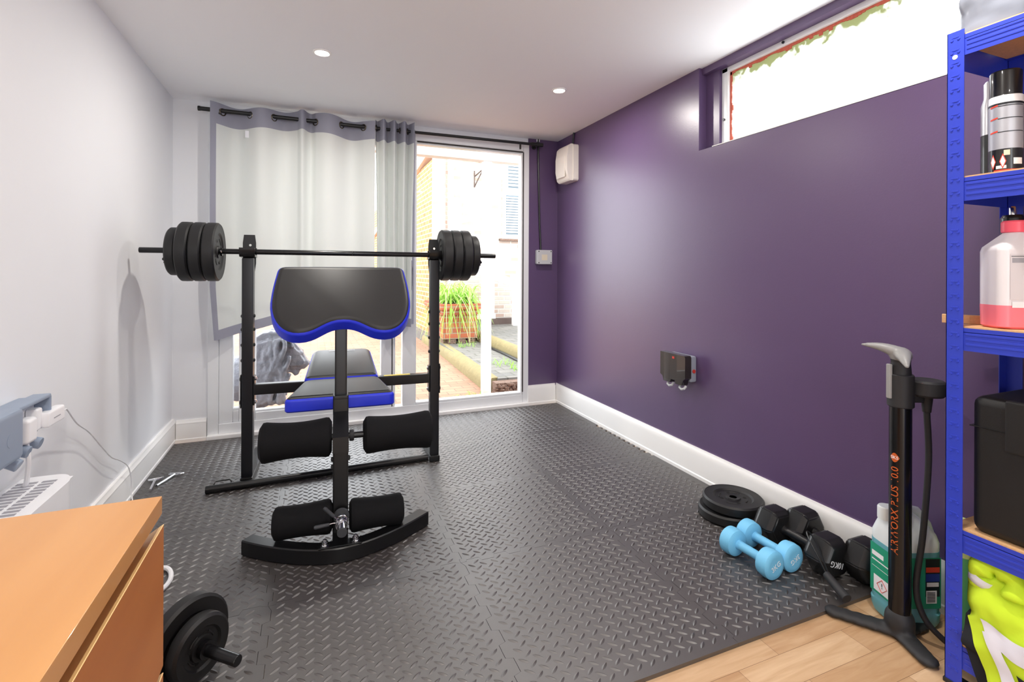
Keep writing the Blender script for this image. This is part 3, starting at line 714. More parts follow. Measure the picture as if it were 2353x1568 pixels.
# ------------------------------------------------------------------ curtains and rod
YR = YB-.10
rod = thing('curtain_rod', 'black curtain rod running above the patio door', 'curtain rod', (.5, YR, 2.12))
B().cyl((-.652, YR, 2.126), (.46, YR, 2.121), .0135).build('pole', 'rod', rod)
B().cyl((.40, YR, 2.121), (1.70, YR-.0, 2.131), .011).build('inner_pole', 'rod', rod)
B().cyl((-.664, YR, 2.126), (-.650, YR, 2.126), .0155).build('end_cap', 'rod', rod)
b = B().cyl((1.64, YR, 2.131), (1.74, YR, 2.132), .0155).cyl((1.70, YR, 2.131), (1.70, YB-.012, 2.131), .007).lathe([(.02, 0), (.02, .004)], (1.70, YB-.0125, 2.131), (0, -1, 0), 18)
b.build('finial', 'rod', rod)
b = B().cyl((-.54, YR+.0, 2.108), (-.54, YB, 2.10), .006).lathe([(.018, 0), (.018, .004)], (-.54, YB-.0005, 2.10), (0, -1, 0), 18).box(-.548, -.532, YR-.017, YR+.017, 2.098, 2.109, .002); b.build('bracket', 'rod', rod)
def curtain(name, label, xc, signs, xl, xr_, zt, zb, amp, ampb, squeeze=None):
    """xc: rod crossings; signs[k] side of interval k (+1 behind rod)"""
    kn = [xl]+xc+[xr_]
    def yy(x, z):
        a = amp+(ampb-amp)*min(1, (zt-z)/1.3)
        for k in range(len(kn)-1):
            if x <= kn[k+1] or k == len(kn)-2:
                q = (x-kn[k])/(kn[k+1]-kn[k])
                w = kn[k+1]-kn[k]
                if k == 0: s = math.cos(q*PI/2)**1.0
                elif k == len(kn)-2: s = math.sin(q*PI/2)
                else: s = math.sin(PI*q)
                return YR+signs[k]*a*min(1.3, .55+w*3.6)*s + .004*noise.noise(V((x*9, z*2.2, 3)))
    def f(u, v, x0, x1, za, zbf):
        x = x0+(x1-x0)*u; zt_ = za; 
        zz = za+(zbf(x)-za)*v
        xx = x
        if squeeze: xx = squeeze(x, zz)
        return V((xx, yy(x, zz), zz))
    return f, yy
def top_wave(x): return 0
# --- wide curtain, back lining towards the room
xc = [-.527, -.371, -.230, -.085, -.030, .024, .193, .338]
sg = [-1, 1, -1, 1, -1.5, 1, -1, 1, -1]
f, yy = curtain('c', '', xc, sg, -.592, .415, 2.172, .66, .045, .026, squeeze=lambda x, z: x+.030*max(0, min(1, (1.0-z)/.4))*(1 if x < -.4 else 0)*((-.4-x)/.2 if x < -.4 else 0))
cw = thing('curtain', 'wide pale lined curtain with grey border hung across the patio door', 'curtain', (-.09, YR, .66))
zbt = lambda x: .66+.085*min(1, max(0, (x+.57)/.33))
ztop = 2.170; zh = 2.040
hemz = lambda x: zbt(x)+.062
def panel(b, x0, x1, za, zb_, nu, nv, dy=0):
    def g(u, v):
        x = x0+(x1-x0)*u; A = za(x) if callable(za) else za; Z = zb_(x) if callable(zb_) else zb_
        z = A+(Z-A)*v; p = f(u, 0, x, x, z, lambda q: z); return V((p.x, p.y+dy, p.z))
    return b.grid(g, nu, nv)
zth = lambda x: ztop+.010*math.sin((x+.2)*9)
zhh = lambda x: zh+.012*math.sin((x+.2)*9+.4)
b = panel(B(), -.560, .415, zhh, hemz, 180, 40); b.build('lining', 'lining', cw, flip=False, angle=80)
b = panel(B(), -.592, .415, zth, zhh, 180, 8); b.build('header', 'hem', cw, flip=False, angle=80)
b = panel(B(), -.592, -.560, zhh, zbt, 6, 40); b.build('side_hem', 'hem', cw, flip=False, angle=80)
b = panel(B(), -.560, .415, hemz, zbt, 160, 4); b.build('bottom_hem', 'hem', cw, flip=False, angle=80)
b = B(); b.grid(lambda u, v: V((-.400+.030*u, yy(-.385, 1.98)-.006, 2.015-.045*v)), 1, 1); b.build('care_label', 'label_white', cw, flip=False)
def eyelet(x, z, parent, sx):
    """metal ring lying in the cloth, whose surface slants across the rod"""
    d = V((1, sx*1.1, 0)).normalized(); c = V((x, YR, z)); P = [c+.021*(math.cos(k*PI/9)*d+math.sin(k*PI/9)*V((0, 0, 1))) for k in range(18)]
    b = B().tube(P, .0042, 8, True); b.build('eyelet', 'eyelet', parent)
for k, x in enumerate(xc):
    if x in (-.085, -.030): continue
    eyelet(x, 2.117, cw, 1 if sg[k+1] > 0 else -1)
# --- bunched curtain
xc2 = [.428, .455, .483, .512, .540, .568, .596, .622, .648, .668]
sg2 = [-1, 1, -1, 1, -1, 1, -1, 1, -1, 1, -1]
xl2, xr2 = .418, .688
cb = thing('curtain', 'narrow curtain bunched in tight folds beside the clear glass', 'curtain', (.55, YR, .70))
def f2(x, z, dy=0):
    q = (x-xl2)/(xr2-xl2)*7.4*PI; a = .040*(1-.25*min(1, (2.17-z)/1.4))
    xx = x+(-.02*(2.17-z)/1.4)*(x-.55)/.14+ .008*noise.noise(V((x*30, z*1.4, 0)))*min(1, (2.17-z))
    return V((xx, YR+a*math.sin(q)+dy-.02, z))
def pan2(b, x0, x1, z0_, z1_, nu, nv): return b.grid(lambda u, v: f2(x0+(x1-x0)*u, z0_+(z1_-z0_)*v), nu, nv)
b = pan2(B(), xl2, xr2, 2.03, .76, 170, 24); b.build('lining', 'lining', cb, flip=False, angle=80)
b = pan2(B(), xl2, xr2, 2.178, 2.03, 170, 4); b.build('header', 'hem', cb, flip=False, angle=80)
b = pan2(B(), xl2, xr2, .76, .70, 170, 3); b.build('bottom_hem', 'hem', cb, flip=False, angle=80)
b = B().grid(lambda u, v: V((.688+.010*math.sin(u*PI*2)+.028*u*(1-.6*v)+.0*v, YR-.02+.07*u-.0, 2.14-.010*u+(.72-2.14)*v)), 10, 10); b.build('outer_edge', 'hem', cb, flip=False, angle=80)
for x in xc2[::2]:
    P = [V((x, YR-.02*0, 2.122))+.020*(math.cos(k*PI/8)*V((.45, .9, 0)).normalized()+math.sin(k*PI/8)*V((0, 0, 1))) for k in range(16)]
    B().tube(P, .004, 6, True).build('eyelet', 'eyelet', cb)

# ------------------------------------------------------------------ electrical bits
fb = thing('fuse_box', 'white plastic fuse box with flap high on the purple wall corner', 'fuse box', (XR, 3.45, 1.85))
b = B().prism(rrect(.215, .285, .018, 4), (XR-.001, 3.470, 1.955), (0, -1, 0), (0, 0, 1), .045).build('back_box', 'cream_plastic', fb)
b = B().prism([(-.142, 0), (.142, 0), (.142, .018), (.12, .040), (.04, .052), (-.06, .052), (-.125, .038), (-.142, .018)], (XR-.046, 3.565, 1.955), (0, 0, 1), (-1, 0, 0), .195, .006); b.build('front_cover', 'cream_plastic', fb)
b = B().prism([(-.11, 0), (.06, 0), (.055, .006), (-.06, .008), (-.11, .002)], (XR-.0975, 3.545, 1.955), (0, 0, 1), (-1, 0, 0), .14, .002); b.build('flap', 'cream_plastic', fb)
B().tube([(XR-.012, 3.44, 2.095), (XR-.010, 3.435, 2.15), (XR-.008, 3.425, 2.2)], .007, 8).build('cable', 'cable_black', fb)
jb = thing('junction_box', 'small light grey junction box on purple beside the door', 'junction box', (1.78, YB-.012, 1.17))
yb = YB-.012
B().box(1.715, 1.848, yb-.045, yb, 1.165, 1.282, .008).build('box', 'grey_plastic', jb)
B().box(1.715, 1.848, yb-.053, yb-.0455, 1.165, 1.282, .004).build('lid', 'grey_plastic', jb)
B().box(1.752, 1.803, yb-.0536, yb-.0528, 1.198, 1.245).build('sticker', 'beige', jb)
for x in (1.726, 1.837):
    for z in (1.177, 1.270): B().lathe([(.005, 0), (.005, .0015)], (x, yb-.0525, z), (0, -1, 0), 10).build('screw', 'screw', jb)
b = B().tube([(1.735, yb-.008, 2.199), (1.738, yb-.008, 2.0), (1.752, yb-.008, 1.5), (1.763, yb-.010, 1.282)], .008, 8)
cbl = b.build('wall_cable', 'cable_black'); tag(cbl, 'black cable running down from the ceiling to the junction box', 'cable')
B().box(1.722, 1.750, yb-.012, yb, 2.178, 2.199, .003).build('cable_clip', 'wire_white', cbl)

so = thing('outdoor_socket', 'black covered double socket on grey box low on the purple wall', 'socket', (XR, 2.17, .47))
B().box(XR-.045, XR, 2.085, 2.265, .515, .655, .010).build('back_box', 'ip_grey', so)
cv = B().prism([(-.105, .075), (.088, .075), (.095, .066), (.095, -.045), (.075, -.060), (.068, -.085), (.020, -.085), (.014, -.066), (-.016, -.066), (-.024, -.085), (-.078, -.085), (-.086, -.06), (-.105, -.05)], (XR-.0455, 2.172, .585), (0, -1, 0), (0, 0, 1), .042, .006).build('cover', 'smoke', so)
B().box(XR-.0892, XR-.0876, 2.160, 2.176, .634, .646).build('logo_mark', 'red', cv)
for y in (2.118, 2.215): B().tube([(XR-.062, y-.02, .497), (XR-.072, y-.018, .483), (XR-.074, y, .476), (XR-.072, y+.018, .483), (XR-.062, y+.02, .497)], .007, 8).build('cable_gland', 'grey_plastic', so)
B().cyl((XR-.022, 2.085, .575), (XR-.022, 2.080, .575), .010).build('knockout', 'red', so)

sl = thing('outdoor_socket', 'blue grey weatherproof socket box open on the white wall', 'socket', (XL, 1.78, .60))
B().box(XL, XL+.055, 1.58, 1.935, .612, .722, .010).build('back_box', 'ip_blue', sl)
b = B().box(XL+.055, XL+.108, 1.58, 1.725, .603, .740, .014); b.build('lid', 'ip_blue', sl)
b = B().box(XL+.050, XL+.096, 1.715, 1.902, .724, .736, .004).box(XL+.050, XL+.096, 1.892, 1.903, .672, .73, .003); b.build('hood', 'ip_blue', sl)
B().box(XL+.054, XL+.060, 1.735, 1.890, .630, .718, .003).build('socket_plate', 'socket_white', sl)
for q in [((1.775, .614), (1.775, .600)), ((1.84, .616), (1.84, .604)), ((1.725, .604), (1.725, .580))]:
    B().cyl((XL+.055, *q[0]), (XL+.095, *q[1]), .016).build('cable_gland', 'ip_blue', sl)
B().lathe([(.018, 0), (.018, .0012)], (XL+.1075, 1.655, .668), (1, 0, 0), 20).build('knockout', 'ip_blue', sl)
pl = thing('plug', 'white plug with thick white lead in the grey socket box', 'plug', (XL+.06, 1.79, .65))
B().box(XL+.060, XL+.100, 1.762, 1.815, .622, .692, .011, 3).build('body', 'socket_white', pl)
B().tube(smooth_path([(XL+.085, 1.785, .624), (XL+.088, 1.790, .57), (XL+.070, 1.822, .50), (XL+.06, 1.835, .488)]), .0062, 8).build('lead', 'wire_white', pl)
ch = thing('phone_charger', 'white charger block with thin white cable dangling to the floor', 'charger', (XL+.06, 1.88, .65))
b = B().box(XL+.060, XL+.090, 1.832, 1.868, .640, .705, .008); b.box(XL+.076, XL+.106, 1.862, 1.966, .640, .686, .007); b.build('block', 'socket_white', ch)
B().box(XL+.1062, XL+.1068, 1.89, 1.93, .661, .664).build('logo_mark', 'label_grey', ch)
B().tube(smooth_path([(XL+.092, 1.966, .656), (XL+.088, 2.01, .658), (XL+.066, 2.09, .636), (XL+.045, 2.22, .558), (XL+.034, 2.36, .485), (XL+.031, 2.50, .38), (XL+.031, 2.60, .305), (XL+.033, 2.70, .255), (XL+.036, 2.79, .195), (XL+.036, 2.835, .12), (XL+.034, 2.84, .06), (XL+.05, 2.80, .018), (XL+.08, 2.6, .016), (XL+.09, 2.2, .016)], 4), .0024, 6).build('cable', 'wire_white', ch)

# dehumidifier / heater by the left wall
ht = thing('convector_heater', 'white heater with slatted top grille below the grey socket', 'heater', (-.72, 1.5, 0))
hy1 = 1.905
b = B().prism(rpoly([(-.80, 1.15), (-.655, 1.15), (-.655, hy1-.055), (-.685, hy1), (-.80, hy1)], [.02, .03, .03, .03, .04], 5), (0, 0, .012), (1, 0, 0), (0, 1, 0), .475, .014, 3); b.build('body', 'socket_white', ht)
b = B()
for k in range(30):
    y = hy1-.055-k*.022; b.box(-.782, -.734, y-.006, y+.006, .4868, .4885, .0005); b.box(-.724, -.690, y-.006, y+.006, .4868, .4885, .0005)
b.build('grille', 'label_grey', ht)
b = B().box(-.795, -.660, 1.16, hy1-.03, .4862, .4868); b.build('grille_plate', 'socket_white', ht)

# two small wrenches
def spanner(p0, p1, label, wing):
    t = thing('box_key', label, 'tool key', p0); p0, p1 = V(p0), V(p1); d = (p1-p0).normalized(); s = d.cross(V((0, 0, 1)))
    B().cyl(p0, p1, .0065, seg=12).build('shaft', 'chrome', t)
    q = p1-d*.004; P = [q+s*(.005), q+s*.030+d*.012, q+s*.034+d*.028, q+s*.012+d*.022, q-s*.012+d*.020, q-s*.034+d*.018, q-s*.028+d*.004, q-s*.005]
    B().tube(P, .0032, 8, True).build('wing_handle', 'chrome', t)
spanner((-.730, 2.925, MZ+.0085), (-.742, 3.062, MZ+.0085), 'shorter silver winged key lying closer to the white baseboard', 1)
spanner((-.716, 2.975, MZ+.0085), (-.668, 3.105, MZ+.0085), 'longer silver winged key lying further from the white baseboard', 1)

# ------------------------------------------------------------------ chest of drawers
cx1, cy1, cz1 = -.199, .857, .78
chest = thing('chest_of_drawers', 'orange oak chest of drawers beside the white heater', 'chest of drawers', (-.45, .45, 0))
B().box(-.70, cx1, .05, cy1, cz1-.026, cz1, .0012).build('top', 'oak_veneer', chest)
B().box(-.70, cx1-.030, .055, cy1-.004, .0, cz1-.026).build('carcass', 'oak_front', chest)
for k in range(3):
    zt = cz1-.043-k*.2165; zb = zt-.205; x = cx1+.0015
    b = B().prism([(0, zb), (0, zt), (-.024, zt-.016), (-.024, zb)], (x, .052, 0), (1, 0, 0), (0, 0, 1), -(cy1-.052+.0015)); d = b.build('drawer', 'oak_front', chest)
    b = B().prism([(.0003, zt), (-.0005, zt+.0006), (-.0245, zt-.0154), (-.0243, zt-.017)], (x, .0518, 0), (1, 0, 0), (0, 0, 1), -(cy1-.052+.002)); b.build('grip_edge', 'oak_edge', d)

# dumbbell with plates by the chest
n_ = V((.743, -.669, 0)); pc = V((-.285, 1.515, .126))
dw = thing('dumbbell', 'black dumbbell with disc plates standing beside the oak chest', 'dumbbell', (pc.x, pc.y, MZ))
B().cyl(pc-n_*.30, pc+n_*.160, .0135).build('bar', 'bar_black', dw)
for s0, r, th in ((-.042, .1150, .042), (.003, .080, .040)):
    p = plate_bm(B(), pc+n_*s0, n_, r, th).build('weight_plate', 'vinyl_plate', dw); holes(p, pc+n_*s0, n_, r, th)
B().lathe([(.0145, 0), (.022, .001), (.022, .014), (.0145, .016)], pc+n_*.042, n_, 16).build('collar', 'bar_black', dw)
# cable loop and torn tag beside the chest
b = B().tube([V((-.500, 2.06, .016))+V((.045*math.cos(a), .085*math.sin(a), .01*math.sin(a/2)))for a in [k*PI/12 for k in range(24)]], .008, 8, True)
o = b.build('cable_loop', 'wire_white'); tag(o, 'loop of thick white cable on the mat behind the chest', 'cable')
cl2 = thing('metal_bracket', 'small grey metal bracket with a hole lying behind the disc plates', 'bracket', (-.40, 1.76, MZ))
B().prism(rpoly([(-.03, -.06), (.03, -.06), (.03, .06), (-.03, .05)], .008), (-.415, 1.80, MZ+.003), V((.9, .3, 0)).normalized(), V((-.3, .9, 0)).normalized(), .003).build('plate', 'grey_plastic', cl2)
B().lathe([(.014, 0), (.014, .001)], (-.405, 1.785, MZ+.006), (0, 0, 1), 16).build('hole', 'rubber', cl2)

# ------------------------------------------------------------------ plates on the floor
def floor_plate(c, r, th, label):
    t = thing('weight_plate', label, 'weight plate', c, group='loose weight plates by the purple wall')
    p = plate_bm(B(), c, (0, 0, 1), r, th).build('disc', 'vinyl_plate', t, angle=30); holes(p, c, (0, 0, 1), r, th)
floor_plate((1.742, 1.690, MZ+.0015), .128, .045, 'black disc weight plate lying on the mat, underneath of the pair')
floor_plate((1.760, 1.682, MZ+.047), .128, .045, 'black disc weight plate lying on top of the other plate')

# ------------------------------------------------------------------ dumbbells
def blue_db(p0, p1, label, txt, flipt):
    p0, p1 = V(p0), V(p1); a = (p1-p0).normalized(); L = (p1-p0).length
    t = thing('dumbbell', label, 'dumbbell', ((p0+p1)/2).to_tuple(), group='light blue dumbbells')
    R = .0495; w = .056
    def head(o, d): return [(.030, 0), (R-.006, .002), (R, .008), (R+.0015, w*.45), (R-.002, w-.008), (R-.012, w-.001), (.016, w)]
    for o, d in ((p0, a), (p1, -a)):
        h = B().lathe(head(o, d), o, d, 36).build('head', 'blue_db', t)
        if o is p1:
            e = a.cross(V((0, 0, 1))).normalized()*-1
            ang = math.radians(flipt); u = (V((0, 0, 1))*math.cos(ang)+e*math.sin(ang)); x_ = u.cross(a)
            tb = text_bm(B(), txt, .026, frame_m(p1+a*.0002, x_, u)); tb.build('weight_marking', 'label_white', h)
    B().lathe([(.019, 0), (.0165, .012), (.0165, L-2*w-.012), (.019, L-2*w)], p0+a*w, a, 24).build('handle', 'blue_db', t)
blue_db((1.520, 1.482, MZ+.0515), (1.530, 1.268, MZ+.0515), 'sky blue dumbbell marked 3KG at the front of the pair', '3KG', -25)
blue_db((1.628, 1.503, MZ+.0515), (1.634, 1.275, MZ+.0515), 'sky blue dumbbell behind its twin, next to the black ones', '3KG', 155)
def hex_db(p0, p1, label, twist, txt=True):
    p0, p1 = V(p0), V(p1); a = (p1-p0).normalized(); L = (p1-p0).length; w = .105; R = .078
    t = thing('hex_dumbbell', label, 'dumbbell', ((p0+p1)/2).to_tuple(), group='black hex dumbbells')
    e1 = a.cross(V((0, 0, 1))).normalized(); e2 = e1.cross(a)
    for o, d in ((p0, a), (p1, -a)):
        tb = bmesh.new(); rings = []
        for r, h in ((R*.62, 0), (R*.80, .006), (R, .028), (R, w-.024), (R*.78, w-.004), (.03, w)):
            rings.append([tb.verts.new(o+d*h+r*(math.cos(k*PI/3+twist)*e1+math.sin(k*PI/3+twist)*e2)) for k in range(6)])
        for A, Bb in zip(rings, rings[1:]):
            for k in range(6): tb.faces.new((A[k], A[(k+1) % 6], Bb[(k+1) % 6], Bb[k]))
        tb.faces.new(rings[0]); tb.faces.new(rings[-1][::-1])
        bmesh.ops.recalc_face_normals(tb, faces=tb.faces[:])
        es = [e for e in tb.edges if e.calc_face_angle(0) > .3]; bmesh.ops.bevel(tb, geom=es, offset=.0045, segments=2, affect='EDGES')
        b = B(); b.add(tb); h = b.build('head', 'hex', t)
        if o is p1 and txt:
            u = (V((0, 0, -1))*.94+e1*.34).normalized(); x_ = u.cross(a).normalized()
            text_bm(B(), '10KG', .030, frame_m(p1+a*.0006+e2*-.008+e1*.02, x_, u)).build('weight_marking', 'label_white', h)
            fa = math.radians(30)+twist+PI*2/3
            nrm = math.cos(fa)*e1+math.sin(fa)*e2; 
            text_bm(B(), '10', .03, frame_m(p1-a*.055+nrm*(R*.8665), a.cross(nrm)*1, a*1)).build('embossed_mark', 'hex', h)
    B().lathe([(.020, 0), (.0155, .02), (.018, (L-2*w)/2), (.0155, L-2*w-.02), (.020, L-2*w)], p0+a*(w-.002), a, 24).build('handle', 'hex', t)
hex_db((1.752, 1.517, MZ+.069), (1.748, 1.185, MZ+.069), 'black hex dumbbell marked 10KG beside the blue ones', 0)
hex_db((1.832, 1.450, MZ+.080), (1.834, 1.105, MZ+.072), 'black hex dumbbell pushed against the baseboard behind the other', 0, False)

# ------------------------------------------------------------------ washer jug
jg = thing('screenwash_jug', 'white plastic jug of teal screenwash with green label behind the pump', 'jug', (1.77, .985, 0))
jm = Matrix.Translation((1.776, .998, 0)) @ Matrix.Rotation(math.radians(-20), 4, 'Z')
def jug_at(b, w, d, z): return [jm @ V((x, y, z)) for x, y in rrect(w, d, .035, 5)]
def loft(b, rings, cap=True):
    R = [[b.bm.verts.new(p) for p in r] for r in rings]; k = len(R[0])
    for A, Bb in zip(R, R[1:]):
        for i in range(k): b.bm.faces.new((A[i], A[(i+1) % k], Bb[(i+1) % k], Bb[i]))
    b.bm.faces.new(R[0][::-1]); b.bm.faces.new(R[-1]); return b
jw, jd = .156, .125
loft(B(), [jug_at(None, jw-.03, jd-.03, .001), jug_at(None, jw-.008, jd-.008, .006), jug_at(None, jw, jd, .02), jug_at(None, jw+.004, jd+.004, .045), jug_at(None, jw-.002, jd-.002, .05), jug_at(None, jw, jd, .06), jug_at(None, jw, jd, .240)]).build('liquid_level', 'jug_teal', jg)
loft(B(), [jug_at(None, jw-.001, jd-.001, .240), jug_at(None, jw, jd, .262), jug_at(None, jw-.012, jd-.012, .285), [jm @ V((x, y, .30+.10*(.5-x/jw)*.4)) for x, y in rrect(jw-.04, jd-.05, .025, 5)], [jm @ V((x-.02, y, .335+.03*(.5-x/jw))) for x, y in rrect(jw-.085, jd-.075, .02, 5)]]).build('shoulder', 'jug_white', jg)
B().lathe([(.024, 0), (.024, .035), (.021, .04)], jm @ V((-.062, 0, .318)), (0, 0, 1), 24).build('neck_cap', 'jug_white', jg)
b = B().tube([jm @ V(p) for p in ((-.045, 0, .33), (-.01, 0, .352), (.035, 0, .342), (.068, 0, .30), (.080, 0, .262))], [.013, .014, .014, .015, .016], 12); b.build('handle', 'jug_white', jg)
def jlabel(name, x0, x1, z0_, z1_, m, off=.0006, parent=jg, face='front'):
    b = B()
    if face == 'front': b.grid(lambda u, v: jm @ V((x0+(x1-x0)*u, -jd/2-off, z0_+(z1_-z0_)*v)), 1, 1)
    else: b.grid(lambda u, v: jm @ V((-jw/2-off, x0+(x1-x0)*u, z0_+(z1_-z0_)*v)), 1, 1)
    return b.build(name, m, parent, flip=False)
lb = jlabel('label', -.062, .062, .068, .225, 'label_green')
jlabel('picture', .012, .058, .105, .222, 'label_black', .0009, lb)
jlabel('picture_car', .013, .057, .180, .196, 'label_red', .0012, lb); jlabel('picture_stars', .013, .057, .152, .176, 'label_blue', .0012, lb); jlabel('picture_flag', .016, .054, .136, .149, 'label_white', .0012, lb)
jlabel('barcode_patch', .014, .048, .084, .124, 'label_white', .0012, lb)
b = B()
for k in range(7): b.grid(lambda u, v, k=k: jm @ V((.017+.026*u, -jd/2-.0015, .089+.0046*k+.0022*v)), 1, 1)
b.build('barcode', 'label_black', lb, flip=False)
lb2 = jlabel('side_label', -.045, .045, .068, .225, 'label_green', face='side')
def side_rect(name, y0, y1, z0_, z1_, m, off=.0009): return jlabel(name, y0, y1, z0_, z1_, m, off, lb2, 'side')
side_rect('warning_patch', -.042, .03, .075, .125, 'label_white')
side_rect('product_name', -.01, .038, .185, .200, 'label_white'); side_rect('text_line', -.03, .038, .170, .174, 'label_white'); side_rect('text_line', -.03, .038, .150, .1515, 'label_white')
q = [(0, .02), (.02, 0), (0, -.02), (-.02, 0)]; b = B().tube([jm @ V((-jw/2-.0016, -.004+y, .10+z)) for y, z in q], .0009, 6, True); b.build('hazard_diamond', 'label_red', lb2)
b = B(); text_bm(b, '!', .024, jm @ frame_m((-jw/2-.0014, -.004, .10), (0, -1, 0), (0, 0, 1)), .0002); b.build('hazard_mark', 'label_black', lb2)

# second jug, behind the post on the floor
j2 = thing('antifreeze_jug', 'yellow green bottle half hidden between the post and the yellow jacket', 'bottle', (1.862, .885, 0))
jm2 = Matrix.Translation((1.862, .885, 0))
def j2r(w, d, z): return [jm2 @ V((x, y, z)) for x, y in rrect(w, d, min(w, d)*.45, 5)]
loft(B(), [j2r(.06, .06, .001), j2r(.068, .068, .008), j2r(.068, .068, .245)]).build('liquid_level', 'jug_green', j2)
loft(B(), [j2r(.0678, .0678, .245), j2r(.068, .068, .29), j2r(.05, .05, .32), j2r(.034, .034, .33), j2r(.034, .034, .35)]).build('shoulder', 'jug_lime', j2)

# ------------------------------------------------------------------ track pump
pp = V((1.670, .952, 0))
pump = thing('bicycle_pump', 'tall black floor pump with grey handle beside the blue shelving', 'pump', pp)
side = V((math.cos(YAW), -math.sin(YAW), 0))     # roughly across the view
dep = V((math.sin(YAW), math.cos(YAW), 0))
B().cyl(pp+V((0, 0, .05)), pp+V((0, 0, .725)), .0285, seg=32).build('barrel', 'bar_black', pump)
b = B().ball(pp+V((0, 0, .045)), .040, .040, .05)
for q in range(11):
    s = -1+2*q/10
    d = (V((-.10, .135, 0)) if s < 0 else V((-.050, -.100, 0)))*abs(s)
    b.ball(pp+d+V((0, 0, .013)), .034-.006*abs(s), .034-.006*abs(s), .014)
for q in range(6): b.ball(pp+V((.09, .0, 0))*q/5+V((0, 0, .013)), .03, .03, .014)
b.blob(.006, 4); b.build('base', 'rubber', pump)
b = B().cyl(pp+V((0, 0, .70)), pp+V((0, 0, .80)), .034, .034).cyl(pp+V((0, 0, .79)), pp+V((0, 0, .845)), .028, .024); b.build('head_collar', 'rubber', pump)
gd = pp+side*.072-dep*.01+V((0, 0, .762))
g1 = B().lathe([(.040, 0), (.045, .006), (.045, .042), (.040, .048), (.034, .046)], gd-V((0, 0, .026)), (0, 0, 1), 32).build('gauge', 'rubber', pump)
B().lathe([(.036, 0), (.036, .001)], gd+V((0, 0, .0155)), (0, 0, 1), 24).build('gauge_dial', 'can_black', g1)
B().prism([(-.036, -.004), (-.02, -.006), (.012, -.006), (.012, .004), (-.02, .006), (-.036, .004)], gd+V((0, 0, .0168))+side*-.0-dep*.022, side, dep, .0005).build('dial_scale', mat('orange_dial', (240, 120, 84), .5), g1)
B().box(-.03, .06, -.02, .02, .715, .78, .006, 2, Matrix.Translation(pp) @ Matrix.Rotation(-YAW, 4, 'Z')).build('gauge_arm', 'rubber', pump)
b = B(); hc = pp+V((0, 0, .862)); hd = V((-.80, .60, 0))
hdir = V((-.52, .85, 0)).normalized(); hperp = V((.85, .52, 0)).normalized()
# handle: two tapered grips pointing away from the hub
for tip, th in ((hc+V((-.055, .075, .020)), 0), (hc+V((-.055, -.048, -.028)), 0)):
    for k in range(9):
        s = k/8; c = hc+(tip-hc)*s+V((0, 0, .006*math.sin(PI*s))); r = .026*(1-.72*s**1.3); b.ball(c, r, r, r*.72)
b.ball(hc+V((0, 0, -.006)), .030, .030, .026)
b.blob(.004, 5); b.build('handle', 'pump_grey', pump)
B().cyl(hc-V((0, 0, .05)), hc-V((0, 0, .012)), .022, .026).build('handle_hub', 'rubber', pump)
b = B().box(-.040, -.030, -.008, .008, .725, .83, .003, 2, Matrix.Translation(pp) @ Matrix.Rotation(-YAW, 4, 'Z')); b.build('hose_clip', 'pump_grey', pump)
h0 = gd+V((0, 0, -.026)); 
hp = [h0, h0+V((0, 0, -.05)), h0+side*.006+V((0, 0, -.20)), h0-side*.010+V((0, 0, -.42)), h0-side*.030-dep*.0+V((0, 0, -.58)), h0-side*.022-dep*.02+V((0, 0, -.66)), h0+side*.012-dep*.045+V((0, 0, -.706)), h0+side*.04-dep*.06+V((0, 0, -.722))]
B().tube(smooth_path(hp), .0085, 10).build('hose', 'rubber', pump)
B().cyl(h0+V((0, 0, .004)), h0-V((0, 0, .05)), .016, .011).build('hose_ferrule', 'rubber', pump)
# valve head resting on the base end, with wire lever
vh = pp+V((-.045, .165, .03))
B().cyl(vh+V((.0, -.035, .012)), vh+V((.028, .055, .035)), .016, .013).build('valve_head', 'rubber', pump)
lv = vh+V((.028, .05, .036)); P = [lv+V((.004, .0, .0)), lv+V((.03, .05, .05)), lv+V((.04, .09, .085)), lv+V((.03, .10, .095)), lv+V((.018, .085, .08)), lv+V((.006, .04, .04)), lv+V((-.004, .0, .0))]
B().tube(smooth_path(P), .0025, 6).build('valve_lever', 'steel_black', pump)
# lettering down the barrel, wrapped on the cylinder
def wrap_text(s, size, ang, zc, m, name, ext=.0003):
    b = text_bm(B(), s, size, Matrix(), ext)
    for v in b.bm.verts:
        x, y, z = v.co; a = ang-y/.0288; rr = .0288+z
        v.co = pp+V((rr*math.cos(a), rr*math.sin(a), zc+x))
    return b.build(name, m, pump)
ta = math.atan2(-.5, -.8)-.42-.25
wrap_text('AIRWORX PLUS 10.0', .029, -2.625-.47, .388, 'orange_print', 'lettering')
b = text_bm(B(), 'SKS', .013, Matrix(), .0003)
for v in b.bm.verts:
    x, y, z = v.co; a = -2.625-.50+x/.0288; v.co = pp+V(((.0296+z)*math.cos(a), (.0296+z)*math.sin(a), .548+y))
b.build('logo_text', 'label_white', pump)
b = B().grid(lambda u, v: pp+V((.0290*math.cos(-2.625-.95+.9*u), .0290*math.sin(-2.625-.95+.9*u), .548+(.014 if v > .5 else -.014)*math.sin(PI*min(1, max(0.05, u))))), 14, 1); b.build('logo', 'orange_print', pump, flip=False)

